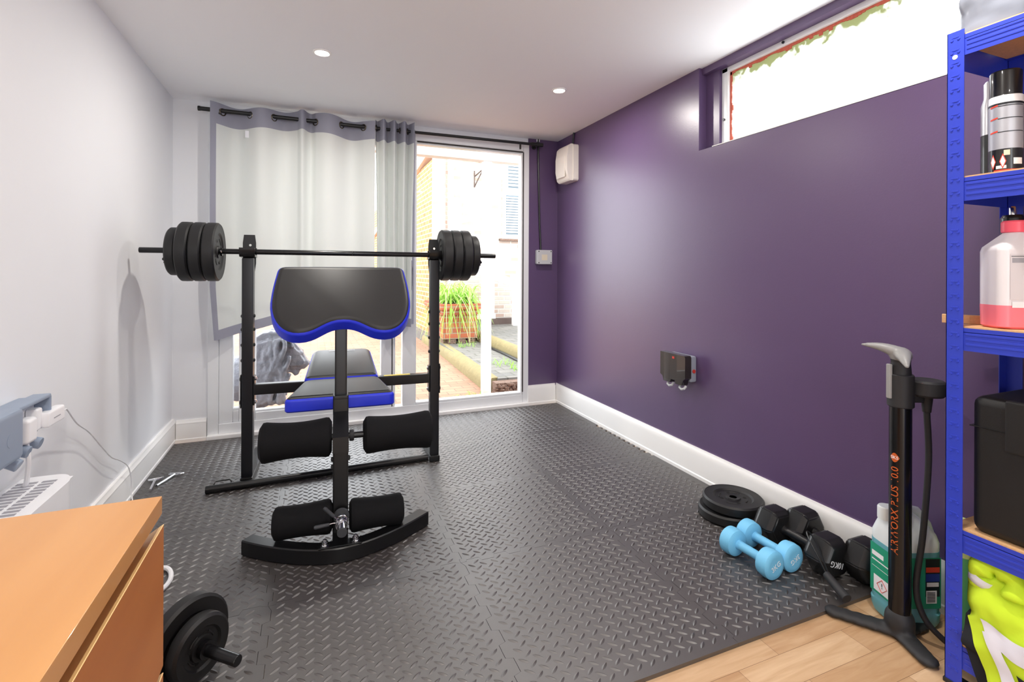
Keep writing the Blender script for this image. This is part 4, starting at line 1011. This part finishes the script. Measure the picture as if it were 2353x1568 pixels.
# ------------------------------------------------------------------ blue shelving
SX, SX2, SY, SY0 = 1.60, 1.895, .801, .05
sh = thing('shelving_unit', 'bright blue metal shelving unit with chipboard shelves', 'shelving unit', (1.75, .43, 0))
def post(x, dx, y, dy, dimples=False):
    b = B().box(min(x, x+dx*.0016), max(x, x+dx*.0016), min(y, y+dy*.038), max(y, y+dy*.038), 0.012, 1.757).box(min(x, x+dx*.036), max(x, x+dx*.036), min(y, y+dy*.0016), max(y, y+dy*.0016), .012, 1.757)
    if dimples:
        for k in range(50):
            z = 1.735-k*.0345
            if z < .03: break
            for q in (-.011, -.026): b.lathe([(.0044, -.0010), (.0032, .0018)], (x+.0002, y+q, z), (-1, 0, 0), 10)
            b.box(x-.0010, x+.0008, y-.027, y-.010, z+.0045, z+.0085, .0004)
    return b.build('post', 'shelf_blue', sh)
p1 = post(SX, 1, SY, -1, True); post(SX2, -1, SY, -1); post(SX, 1, SY0, 1); post(SX2, -1, SY0, 1)
B().lathe([(.006, 0), (.006, .0006)], (SX-.0002, SY-.018, 1.688), (-1, 0, 0), 14).build('bolt_hole', 'label_white', p1)
for x in (SX, SX2):
    for y in (SY, SY0): B().box(x-.004 if x == SX else x-.04, x+.04 if x == SX else x+.004, y-.041 if y == SY else y-.003, y+.003 if y == SY else y+.041, 0, .012, .002).build('post_foot', 'rubber', sh)
for zt, hgt in ((1.742, .055), (1.362, .062), (.963, .060), (.426, .060), (.118, .060)):
    for x, d in ((SX+.003, 1), (SX2-.003, -1)):
        b = B()
        b.box(min(x, x+d*.0016), max(x, x+d*.0016), SY0+.006, SY-.006, zt-hgt, zt).box(min(x, x+d*.02), max(x, x+d*.02), SY0+.006, SY-.006, zt-.012, zt-.0105)
        for q in (.28, .5, .72): b.box(x-d*.0014, x+d*.001, SY0+.01, SY-.042, zt-hgt*q-.003, zt-hgt*q+.003, .0008)
        b.build('beam', 'shelf_blue', sh)
    for y, d in ((SY-.003, -1), (SY0+.003, 1)): B().box(SX+.006, SX2-.006, min(y, y+d*.0016), max(y, y+d*.0016), zt-hgt-(.02 if zt > 1.7 else 0), zt-.0005).build('cross_beam', 'shelf_blue', sh)
    B().box(SX+.006, SX2-.006, SY0+.008, SY-.008, zt-.0095, zt+.004).build('shelf_board', 'chipboard', sh)

# things on the shelves
def can(c, r, h, label):
    c = V(c); t = thing('spray_can', label, 'spray can', c)
    zc = h*.80
    B().lathe([(r-.003, 0), (r, .004), (r, h*.235)], c, (0, 0, 1), 36, True, False).build('lower_body', 'can_black', t)
    B().lathe([(r, h*.235), (r, h*.68)], c, (0, 0, 1), 36, False, False).build('body', 'can_silver', t)
    B().lathe([(r, h*.68), (r+.0004, h*.70), (r, h*.75)], c, (0, 0, 1), 36, False, False).build('label_top', 'label_white', t)
    B().lathe([(r, h*.75), (r-.002, h*.757), (r-.0015, h*.985), (r-.004, h), (.001, h)], c, (0, 0, 1), 36, False, False).build('cap', 'can_black', t)
    ca = math.atan2(-c.y, -c.x)
    def arc(a0, a1, z0_, z1_, m, nm, slope=0, off=.0005):
        b = B().grid(lambda u, v: c+V(((r+off)*math.cos(ca+a0+(a1-a0)*u), (r+off)*math.sin(ca+a0+(a1-a0)*u), z0_+(z1_-z0_)*v+slope*u)), 10, 1); b.build(nm, m, t, flip=False)
    for z in (.39, .52, .64): arc(-1.0, -.45, h*z, h*z+.004, 'label_red', 'red_stripe', .003); arc(-.45, 1.2, h*z+.001, h*z+.003, 'label_black', 'label_line')
    arc(-1.5, 1.5, h*.66, h*.68, 'label_black', 'label_line')
    for a in (-.75, -.15):
        b = B().grid(lambda u, v: c+V(((r+.0007)*math.cos(ca+a+.20*((u-.5)+(v-.5))*1.0), (r+.0007)*math.sin(ca+a+.20*((u-.5)+(v-.5))), h*.115+.020*(v-u))), 4, 4); b.build('hazard_border', 'label_red', t, flip=False)
        b = B().grid(lambda u, v: c+V(((r+.0010)*math.cos(ca+a+.15*((u-.5)+(v-.5))*1.0), (r+.0010)*math.sin(ca+a+.15*((u-.5)+(v-.5))), h*.115+.015*(v-u))), 4, 4); b.build('hazard_diamond', 'label_white', t, flip=False)
    arc(.45, 1.1, h*.08, h*.14, 'label_white', 'text_patch'); arc(-.55, .05, h*.045, h*.075, 'label_white', 'text_patch'); arc(-.7, 1.0, h*.02, h*.035, 'label_red', 'text_strip')
    arc(-.1, .25, h*.17, h*.22, 'beige', 'emblem')
can((1.680, .712, 1.3665), .0330, .268, 'black and silver spray can on the second shelf from the top')
t = thing('aerosol_can', 'plain grey metal can mostly hidden behind the spray can', 'can', (1.745, .742, 1.3665))
B().lathe([(.029, 0), (.030, .004), (.030, .12)], (1.735, .757, 1.3665), (0, 0, 1), 30, True, False).build('lower_body', 'can_black', t)
B().lathe([(.030, .12), (.030, .20), (.024, .222), (.024, .262), (.020, .268)], (1.735, .757, 1.3665), (0, 0, 1), 30, False, True).build('body', 'can_steel', t)
# pink bottle
pb = thing('coolant_bottle', 'clear bottle of pink liquid with coral cap on the third shelf', 'bottle', (1.68, .70, .967))
bm_ = Matrix.Translation((1.683, .695, .967)) @ Matrix.Rotation(math.radians(-32), 4, 'Z')
def br(w, d, z, r=.02): return [bm_ @ V((x, y, z)) for x, y in rrect(w, d, r, 5)]
loft(B(), [br(.104, .075, .001), br(.114, .085, .006), br(.116, .087, .055), br(.116, .087, .060)]).build('liquid', 'pink', pb)
loft(B(), [br(.1155, .0865, .060), br(.116, .087, .198), br(.110, .082, .210), br(.045, .045, .245, .022), br(.034, .034, .250, .016)]).build('body', 'clear_pet', pb)
b = B().lathe([(.024, 0), (.0255, .003), (.0255, .026), (.022, .030)], bm_ @ V((0, 0, .247)), (0, 0, 1), 30); b.build('cap', 'pink_cap', pb)
def pbl(name, x0, x1, z0_, z1_, m, off=.0007):
    return B().grid(lambda u, v: bm_ @ V((x0+(x1-x0)*u, -.087/2-off, z0_+(z1_-z0_)*v)), 1, 1).build(name, m, pb, flip=False)
lbl = mat('frosted_label', (214, 210, 214), .45)
pbl('label', -.040, .040, .075, .190, lbl); pbl('label_text', -.036, .036, .168, .180, 'label_grey', .001); pbl('label_rule', -.038, .038, .1835, .185, 'label_black', .001)
pbl('label_text', .006, .030, .135, .139, 'label_grey', .001); pbl('label_patch', .004, .034, .03, .085, 'label_white', .0012); pbl('barcode', .009, .028, .040, .066, 'label_grey', .0015); pbl('label_patch', -.036, -.002, .055, .070, 'label_white', .0012)
sp = thing('spray_trigger', 'coral red trigger sprayer with black stem beside the pink bottle', 'sprayer', (1.70, .60, .967))
B().lathe([(.028, 0), (.030, .005), (.030, .16), (.014, .20), (.014, .22)], (1.72, .615, .967), (0, 0, 1), 24).build('bottle', 'dark_glass', sp)
B().prism([(-.045, 0), (.03, -.005), (.035, .03), (.0, .055), (-.03, .05), (-.055, .025)], (1.712, .632, 1.19), V((.3, .95, 0)), (0, 0, 1), .024, .005).build('trigger_head', 'pink_cap', sp)
db_ = thing('black_bottle', 'dark bottle with chrome tip standing behind the pink bottle', 'bottle', (1.765, .735, .967))
B().lathe([(.030, 0), (.033, .005), (.033, .20), (.026, .225), (.026, .29), (.02, .30)], (1.772, .735, .967), (0, 0, 1), 28).build('body', 'can_black', db_)
B().lathe([(.008, 0), (.008, .02), (.005, .024)], (1.772, .735, 1.267), (0, 0, 1), 16).build('tip', 'chrome', db_)
wb = B().box(-.075, .075, -.010, .010, 0, .024, .0015, 2, Matrix.Translation((1.702, .778, .9675)) @ Matrix.Rotation(math.radians(-64), 4, 'Z')).build('wood_offcut', 'chipboard'); tag(wb, 'short pale wood offcut lying behind the pink bottle', 'wood')
# black tool case
tc_ = thing('tool_case', 'big black plastic tool case on the fourth shelf', 'tool case', (1.75, .55, .431))
B().box(1.615, 1.86, .28, .754, .431, .788, .024, 4).build('body', 'black_case', tc_)
B().box(1.6135, 1.8615, .279, .7552, .706, .709, .001).build('lid_seam', 'bar_black', tc_)
B().box(1.607, 1.66, .640, .682, .660, .790, .006).build('latch', 'black_case', tc_)
B().box(1.68, 1.72, .36, .60, .786, .812, .008, 3).build('handle', 'black_case', tc_)
# clothes on the bottom shelf
def drape(s, v, off=0, yl=.0, ln_=.56):
    """cloth heaped on the bottom shelf and hanging over its front edge; s along the shelf towards the viewer, v downwards"""
    yL = .785-.022*min(1, v/.5)-.19*max(0, v-.5)+yl
    y = yL-s*ln_
    keys = [(1.745, .300), (1.715, .365), (1.660, .368), (1.622, .325), (1.600, .255), (1.589, .185), (1.583, .115), (1.581, .05), (1.584, .012)]
    k = v*(len(keys)-1); i = min(int(k), len(keys)-2); q = k-i
    x = keys[i][0]*(1-q)+keys[i+1][0]*q; z = keys[i][1]*(1-q)+keys[i+1][1]*q
    if z > .13: z = .13+(z-.13)*(.78+.30*min(1, s*3))*(1+.10*math.sin(s*11+1))
    f = noise.noise(V((s*6, v*4, 1.3)))*.018+abs(noise.noise(V((s*4+v*5, v*2-s*3, 5.1))))*-.022+noise.noise(V((s*15, v*11, 7)))*.006
    x += min(f, .004)-.004*math.sin(s*14+v*6); z += .016*noise.noise(V((s*8, v*6, 9)))
    if s < .07: x += (1-s/.07)**2*.030*(1 if v < .55 else .25)
    z = max(z, .008)
    if z < .125: x = min(x, 1.5925)
    x -= off
    return V((x, y, z+off*.5))
jk = thing('hi_vis_jacket', 'crumpled fluorescent yellow jacket with silver bands on the bottom shelf', 'jacket', (1.70, .5, .123))
B().grid(lambda u, v: drape(u, v), 90, 70).build('cloth', 'hivis', jk, flip=False, angle=80)
def band(s0, v0, s1, v1, w, name, m, bend=0, off=.0035):
    d = V((s1-s0, v1-v0)); n_2 = V((-d.y, d.x)).normalized()
    def g(a, c):
        p = V((s0, v0))+d*a+n_2*(w*(c-.5)+bend*math.sin(PI*a)); return drape(min(1, max(0, p.x)), min(1, max(0, p.y)), off)
    return B().grid(g, 40, 6).build(name, m, jk, flip=False, angle=80)
band(.075, .60, .12, 1.0, .050, 'reflective_band', 'reflective', .0)
band(.060, .60, .40, .56, .085, 'reflective_band', 'reflective', .03)
band(.135, .80, .40, .80, .15, 'dark_patch', 'dark_cloth')
sp_ = smooth_path([(1.640, .735, .292), (1.630, .742, .325), (1.636, .715, .352), (1.640, .675, .335), (1.625, .665, .290)], 5)
B().tube([p+V((noise.noise(p*30)*.006, 0, noise.noise(p*30+V((9, 0, 0)))*.006)) for p in sp_], [.024+.005*math.sin(i*1.1) for i in range(len(sp_))], 14).build('sleeve', 'hivis', jk, angle=80)
B().lathe([(.010, -.008), (.026, -.006), (.029, .006), (.027, .016)], (1.634, .738, .300), (.1, -.35, .9), 18, True, False).build('cuff_band', 'reflective', jk, angle=80)
B().ball((1.640, .690, .372), .018, .020, .022).build('dark_lining', 'dark_cloth', jk)
def trou(u, v):
    p = drape(.0, .44+.56*v, 0, .0); q = drape(.30, .44+.56*v, 0, .0); p.y = min(p.y+.034, .758)
    c = p*(1-u)+q*u; c.x = c.x+.004+.010*u if c.z > .13 else 1.5955
    c.x += .003*noise.noise(V((u*5, v*9, 2))) if c.z > .13 else 0
    return c
dcl = B().grid(trou, 20, 40).build('folded_trousers', 'dark_cloth', flip=False, angle=80)
tag(dcl, 'charcoal cloth hanging under the yellow jacket on the bottom shelf', 'clothing')
# storage bag on the top shelf
bgt = thing('storage_bag', 'cloudy clear plastic bag of parts on top of the shelving', 'plastic bag', (1.74, .6, 1.746))
def bagf(u, v):
    a = u*2*PI; z = 1.7475+.32*v; ca, sa = math.cos(a), math.sin(a)
    k = (abs(ca)**5+abs(sa)**5)**(-.2)
    n2 = noise.noise(V((ca*3, sa*3, v*5)))*.010+noise.noise(V((ca*9, sa*9, v*14)))*.004
    return V((1.735+(.126+n2)*k*ca, .555+(.243+n2)*k*sa, z))
B().grid(bagf, 120, 30).build('bag', 'poly_clear', bgt, flip=False, angle=80)
B().box(1.635, 1.80, .40, .700, 1.750, 1.775, .008).build('grey_part', 'poly_dark', bgt)

# ------------------------------------------------------------------ outside
GZ = -.05
b = B().grid(lambda u, v: V((-14+30*u, 3.80+26*v, GZ)), 2, 2); g = b.build('paving', 'paving'); struct(g)
# raised steps
def step_poly(name, poly, z0_, z1_, mtop):
    b = B().prism(poly, (0, 0, z0_), (1, 0, 0), (0, 1, 0), z1_-z0_); o = b.build(name, mtop); return struct(o)
st1 = step_poly('step_lower', [(1.66, 4.43), (4.5, 4.36), (4.5, 12), (1.72, 12), (1.69, 6.7)], GZ, .079, 'step_paving')
st2 = step_poly('step_upper', [(2.29, 4.75), (4.5, 4.7), (4.5, 12), (2.32, 12)], .079, .20, 'step_paving')
def kerb(name, pts, w, z0_, z1_, m='kerb'):
    rows = []; b = B(); t = bmesh.new()
    for i, p in enumerate(pts):
        p = V(p); d = (V(pts[min(i+1, len(pts)-1)])-V(pts[max(i-1, 0)])).normalized(); n = V((-d.y, d.x, 0))
        h = z1_-z0_
        rows.append([t.verts.new(p+n*a+V((0, 0, z))) for a, z in ((0, z0_), (w, z0_), (w, z1_), (w*.55, z1_), (w*.18, z1_-h*.18), (0, z1_-h*.5))])
    for A, Bb in zip(rows, rows[1:]):
        for k in range(6): t.faces.new((A[k], A[(k+1) % 6], Bb[(k+1) % 6], Bb[k]))
    t.faces.new(rows[0]); t.faces.new(rows[-1][::-1]); b.add(t); return struct(b.build(name, m))
kerb('kerb_lower', [(1.67, 8.0, 0), (1.66, 6.85, 0), (1.60, 5.6, 0), (1.545, 4.46, 0)], .125, GZ, .083)
kerb('kerb_upper', [(2.26, 8.0, 0), (2.25, 6.4, 0), (2.22, 5.3, 0), (2.20, 4.72, 0)], .10, .079, .205)
rb = B()
rr = random.Random(5)
rb.box(1.60, 2.35, 4.31, 4.43, GZ, .06)
for k in range(120): rb.ball((1.60+.75*rr.random(), 4.31-.012*rr.random(), GZ+.10*rr.random()), .012+.018*rr.random(), .014, .010+.014*rr.random(), 8)
struct(rb.build('step_end_rubble', 'rubble'))
hs = B().tube([(2.205, 6.5, .093), (2.20, 5.6, .094), (2.165, 4.8, .095), (2.16, 4.5, .094)], .016, 8).build('garden_hose', 'rod'); tag(hs, 'grey hose pipe running along the foot of the upper patio step', 'hose')
# planter
plt = thing('brick_planter', 'orange brick planter built on the patio step', 'planter', (1.95, 7.6, .079))
px0, px1, py0, py1, pz0, pz1 = 1.69, 2.225, 6.72, 7.78, .079, .640
B().box(px0+.02, px1-.02, py0+.02, py1, pz0+.07, pz1-.15).build('wall', 'planter_brick', plt)
B().box(px0, px1, py0, py1, pz1-.15, pz1-.075).box(px0-.025, px1+.025, py0-.025, py1, pz1-.075, pz1).build('rim', 'planter_brick', plt)
B().box(px0+.0195, px0+.0205, py0+.021, py1, pz0+.07, pz1-.15).build('side_wall', 'planter_brick_side', plt)
b = B()
for k in range(3): b.box(px0+.10+k*.14, px0+.21+k*.14, py0+.03, py0+.2, pz0, pz0+.07, .006)
b.box(px0+.04, px1-.04, py0+.1, py1, pz0, pz0+.07); b.build('foot_course', 'rubble', plt)
B().box(px0+.05, px1-.05, py0+.06, py1-.1, pz1, pz1+.012).build('soil', 'soil', plt)
gr = thing('ornamental_grass', 'bright green strap leaved grass spilling over the brick planter', 'plant', (1.95, 7.0, .65))
def blades(n, seed, m, name, lmin, lmax):
    rg = random.Random(seed); b = B()
    for k in range(n):
        base = V((px0+.08+.40*rg.random(), py0+.10+.75*rg.random(), pz1+.01)); a = rg.random()*2*PI; L = lmin+(lmax-lmin)*rg.random()
        if rg.random() < .45: a = -PI/2+rg.uniform(-1.1, 1.1)
        d = V((math.cos(a), math.sin(a), 0)); sd = V((-d.y, d.x, 0)); rise = .55+.5*rg.random(); P = []
        w = .007+.005*rg.random()
        for q in range(8):
            s = q/7; P.append(base+d*(L*.62*s**1.25)+V((0, 0, L*(rise*1.15*s-1.35*s*s*(1.05 if rise < .9 else .72)))))
        vs = [(b.bm.verts.new(p-sd*w*(1-.85*(i/7)**2)), b.bm.verts.new(p+sd*w*(1-.85*(i/7)**2))) for i, p in enumerate(P)]
        for A, C_ in zip(vs, vs[1:]): b.bm.faces.new((A[0], A[1], C_[1], C_[0]))
    return b.build(name, m, gr, flip=False, angle=80)
lf = blades(300, 3, 'leaf', 'leaves', .45, .85); lf['kind'] = 'stuff'
lf2 = blades(90, 9, 'leaf_pale', 'pale_leaves', .5, .95); lf2['kind'] = 'stuff'
# weeds
for i, (x, y, z) in enumerate(((1.95, 5.05, .08), (2.05, 4.75, .08), (1.95, 6.45, .08), (2.9, 6.4, .2), (1.35, 4.25, GZ))):
    rg = random.Random(40+i); b = B()
    for k in range(26):
        a = rg.random()*2*PI; L = .05+.10*rg.random(); d = V((math.cos(a), math.sin(a), 0)); sd = V((-d.y, d.x, 0))*.004; o = V((x+rg.uniform(-.12, .12), y+rg.uniform(-.1, .1), z))
        P = [o, o+d*L*.4+V((0, 0, L*.5)), o+d*L+V((0, 0, L*.45))]
        v = [(b.bm.verts.new(p-sd*(1-.4*j)), b.bm.verts.new(p+sd*(1-.4*j))) for j, p in enumerate(P)]
        for A, C_ in zip(v, v[1:]): b.bm.faces.new((A[0], A[1], C_[1], C_[0]))
    o = b.build('weed_tuft', 'leaf', flip=False)
    tag(o, ['tuft of weeds in the middle of the lower patio step', 'tuft of weeds at the near end of the lower patio step', 'tuft of weeds at the foot of the brick planter', 'tuft of weeds on the upper patio step', 'tuft of weeds beside the foot of the white post'][i], 'weeds', 'weed tufts in the patio')
# pergola / gutter beam and post
pg = thing('canopy_frame', 'white canopy post with cream gutter beam just outside the door', 'canopy', (1.5, 4.32, GZ))
B().box(1.462, 1.542, 4.29, 4.36, GZ, 2.15, .006).build('post', 'white_render', pg)
B().box(-1.6, 3.6, 4.27, 4.37, 2.115, 2.195, .01).build('gutter_beam', 'cream_trim', pg)
# houses
h1 = thing('brick_house', 'orange brick house end wall beyond the planter', 'house', (1.9, 9, .0))
b = B().box(1.80, 2.02, 7.86, 16, GZ, 2.9); b.build('end_wall', 'house_orange', h1)
b = B().box(1.799, 2.02, 7.855, 7.862, GZ, 2.95); b.build('front_return', 'house_pale', h1)
b = B().prism([(7.5, 3.20), (7.5, 3.06), (16, 2.05), (16, 2.19)], (1.74, 0, 0), (0, 1, 0), (0, 0, 1), .30); b.build('barge_board', 'cream_trim', h1)
b = B().cyl((2.095, 7.80, GZ), (2.095, 7.80, 3.3), .045); dp = b.build('downpipe', 'white_render', h1)
h2 = thing('pale_house', 'pale brick house wall with slatted blind window beyond the patio', 'house', (3, 8, .0))
b = B().box(2.022, 4.6, 8.0, 8.2, GZ, 3.6); b.build('wall', 'house_pale', h2)
w = B().box(3.06, 4.2, 7.965, 8.0, 1.66, 3.05, .01).build('window', 'white_render', h2)
B().box(3.12, 4.12, 7.960, 7.966, 1.74, 2.42).box(3.16, 4.12, 7.960, 7.966, 2.55, 2.98).build('pane', 'dark_glass', w)
b = B()
for k in range(14): b.box(3.125, 4.115, 7.945, 7.958, 1.77+k*.046, 1.795+k*.046)
for k in range(7): b.box(3.165, 4.115, 7.945, 7.958, 2.58+k*.057, 2.612+k*.057)
b.build('blind', 'white_render', w)
B().box(3.0, 4.2, 7.93, 8.0, 1.63, 1.665, .004).build('sill', 'rubble', h2)
bk = thing('basket_bracket', 'thin dark hanging basket bracket on the pale house wall', 'bracket', (2.56, 7.98, 2.6))
B().tube([(2.555, 7.99, 2.52), (2.555, 7.99, 2.80)], .010, 6).tube([(2.555, 7.99, 2.53), (2.66, 7.86, 2.80)], .010, 6).tube([(2.555, 7.99, 2.70), (2.68, 7.84, 2.83)], .010, 6).build('arm', 'dark_metal', bk)
B().tube([V((2.64, 7.98, 3.0))+V((.035*math.cos(k*PI/6), 0, .05*math.sin(k*PI/6))) for k in range(12)], .006, 6, True).build('ring', 'dark_metal', bk)
rl_ = thing('stair_rail', 'white painted handrail sloping down to a post on the upper step', 'handrail', (3.1, 7.5, .2))
B().prism([(2.30, 1.26), (3.098, .975), (3.098, .845), (2.30, 1.11)], (0, 7.625, 0), (1, 0, 0), (0, 0, 1), .06).build('rail', 'white_render', rl_)
B().box(3.10, 3.22, 7.56, 7.64, .20, .95, .005).build('newel_post', 'white_render', rl_)
B().box(2.72, 2.78, 7.60, 7.63, .402, .965).box(2.3, 2.80, 7.598, 7.632, .33, .402).build('inner_rail', 'white_render', rl_)
B().box(2.1, 4.4, 7.85, 7.98, .20, .30).build('plinth_pipe', 'dark_metal', h2)

# lion statue
ln = thing('lion_statue', 'dark weathered lion statue standing outside the patio window', 'statue', (-.5, 4.17, GZ))
ly = 4.17
b = B()
def el(x, y, z, rx, ry, rz, rot=0): b.ball((x, ly+y, z), rx, ry, rz, 18, Matrix.Rotation(rot, 4, 'Y') if rot else None)
el(-.70, 0, .33, .27, .12, .13); el(-.92, 0, .34, .13, .12, .14); el(-.48, 0, .30, .16, .13, .17)
def slab(poly, th): b.prism(poly, (0, ly-th/2, 0), (1, 0, 0), (0, 0, 1), -th)
head = [(-.30, .61), (-.19, .612), (-.140, .585), (-.095, .530), (-.060, .485), (-.030, .425), (-.010, .392), (-.022, .368), (-.045, .348), (-.090, .352), (-.150, .36), (-.25, .35), (-.32, .42)]
slab(head, .11); slab([(x*.9-.03, .48+(z-.48)*.8) for x, z in head], .15)
slab([(-.24, .39), (-.15, .355), (-.095, .352), (-.073, .337), (-.088, .305), (-.112, .297), (-.135, .325), (-.20, .33)], .08)
el(-.022, 0, .388, .020, .034, .022); el(-.055, -.045, .385, .035, .022, .028); el(-.055, .045, .385, .035, .022, .028)
el(-.078, -.052, .475, .030, .020, .018); el(-.078, .052, .475, .030, .020, .018)
slab([(-.44, .50), (-.40, .60), (-.32, .645), (-.22, .64), (-.185, .56), (-.20, .42), (-.165, .34), (-.160, .24), (-.20, .14), (-.34, .08), (-.46, .18)], .20)
slab([(-.43, .45), (-.36, .57), (-.27, .59), (-.24, .48), (-.22, .34), (-.215, .22), (-.33, .12), (-.44, .2)], .27)
for yy_ in (-.085, .085):
    for k in range(8): s = k/7; el(-.39+.02*s, yy_, .26-.28*s, .055-.016*s, .05-.012*s, .06)
    el(-.355, yy_, -.022, .055, .045, .03)
    for k in range(8): s = k/7; el(-.94-.03*math.sin(s*3), yy_, .28-.30*s, .085-.04*s, .06-.018*s, .06)
    el(-.91, yy_, -.022, .06, .045, .03)
    el(-.205, yy_*.85, .600, .030, .022, .034)
rg = random.Random(11)
for sgn in (-1, 1):                                              # mane strands flowing back and down from the brow
    for k in range(30):
        q = k/29; x0 = -.185-.20*q+rg.uniform(-.012, .012); z0 = .600-.02*q-.10*max(0, q-.6); L = .16+.26*rg.random(); P = []
        row = k % 3; z0 -= .13*row; x0 += .02*row
        for j in range(9):
            t = j/8; P.append(V((x0-.035*t+.016*math.sin(t*7+k), ly+sgn*(.085+.060*math.sin(PI*min(1, .25+.6*t)))*(1-.18*q), max(.12, z0-L*t))))
        b.tube(P, [.019*(1-.55*abs(j/8-.35)) for j in range(9)], 8)
    for k in range(9): a = .15+k/8*PI*.8; b.tube([V((-.255+(.085+.012*j)*math.cos(a), ly+sgn*(.03+.016*j), .515+(.085+.012*j)*math.sin(a))) for j in range(5)], .017, 8)
b.blob(.0075, 2); b.build('body', 'lion', ln, angle=60)
B().box(-1.10, -.18, ly-.14, ly+.14, GZ, GZ+.003).build('base', 'lion', ln)
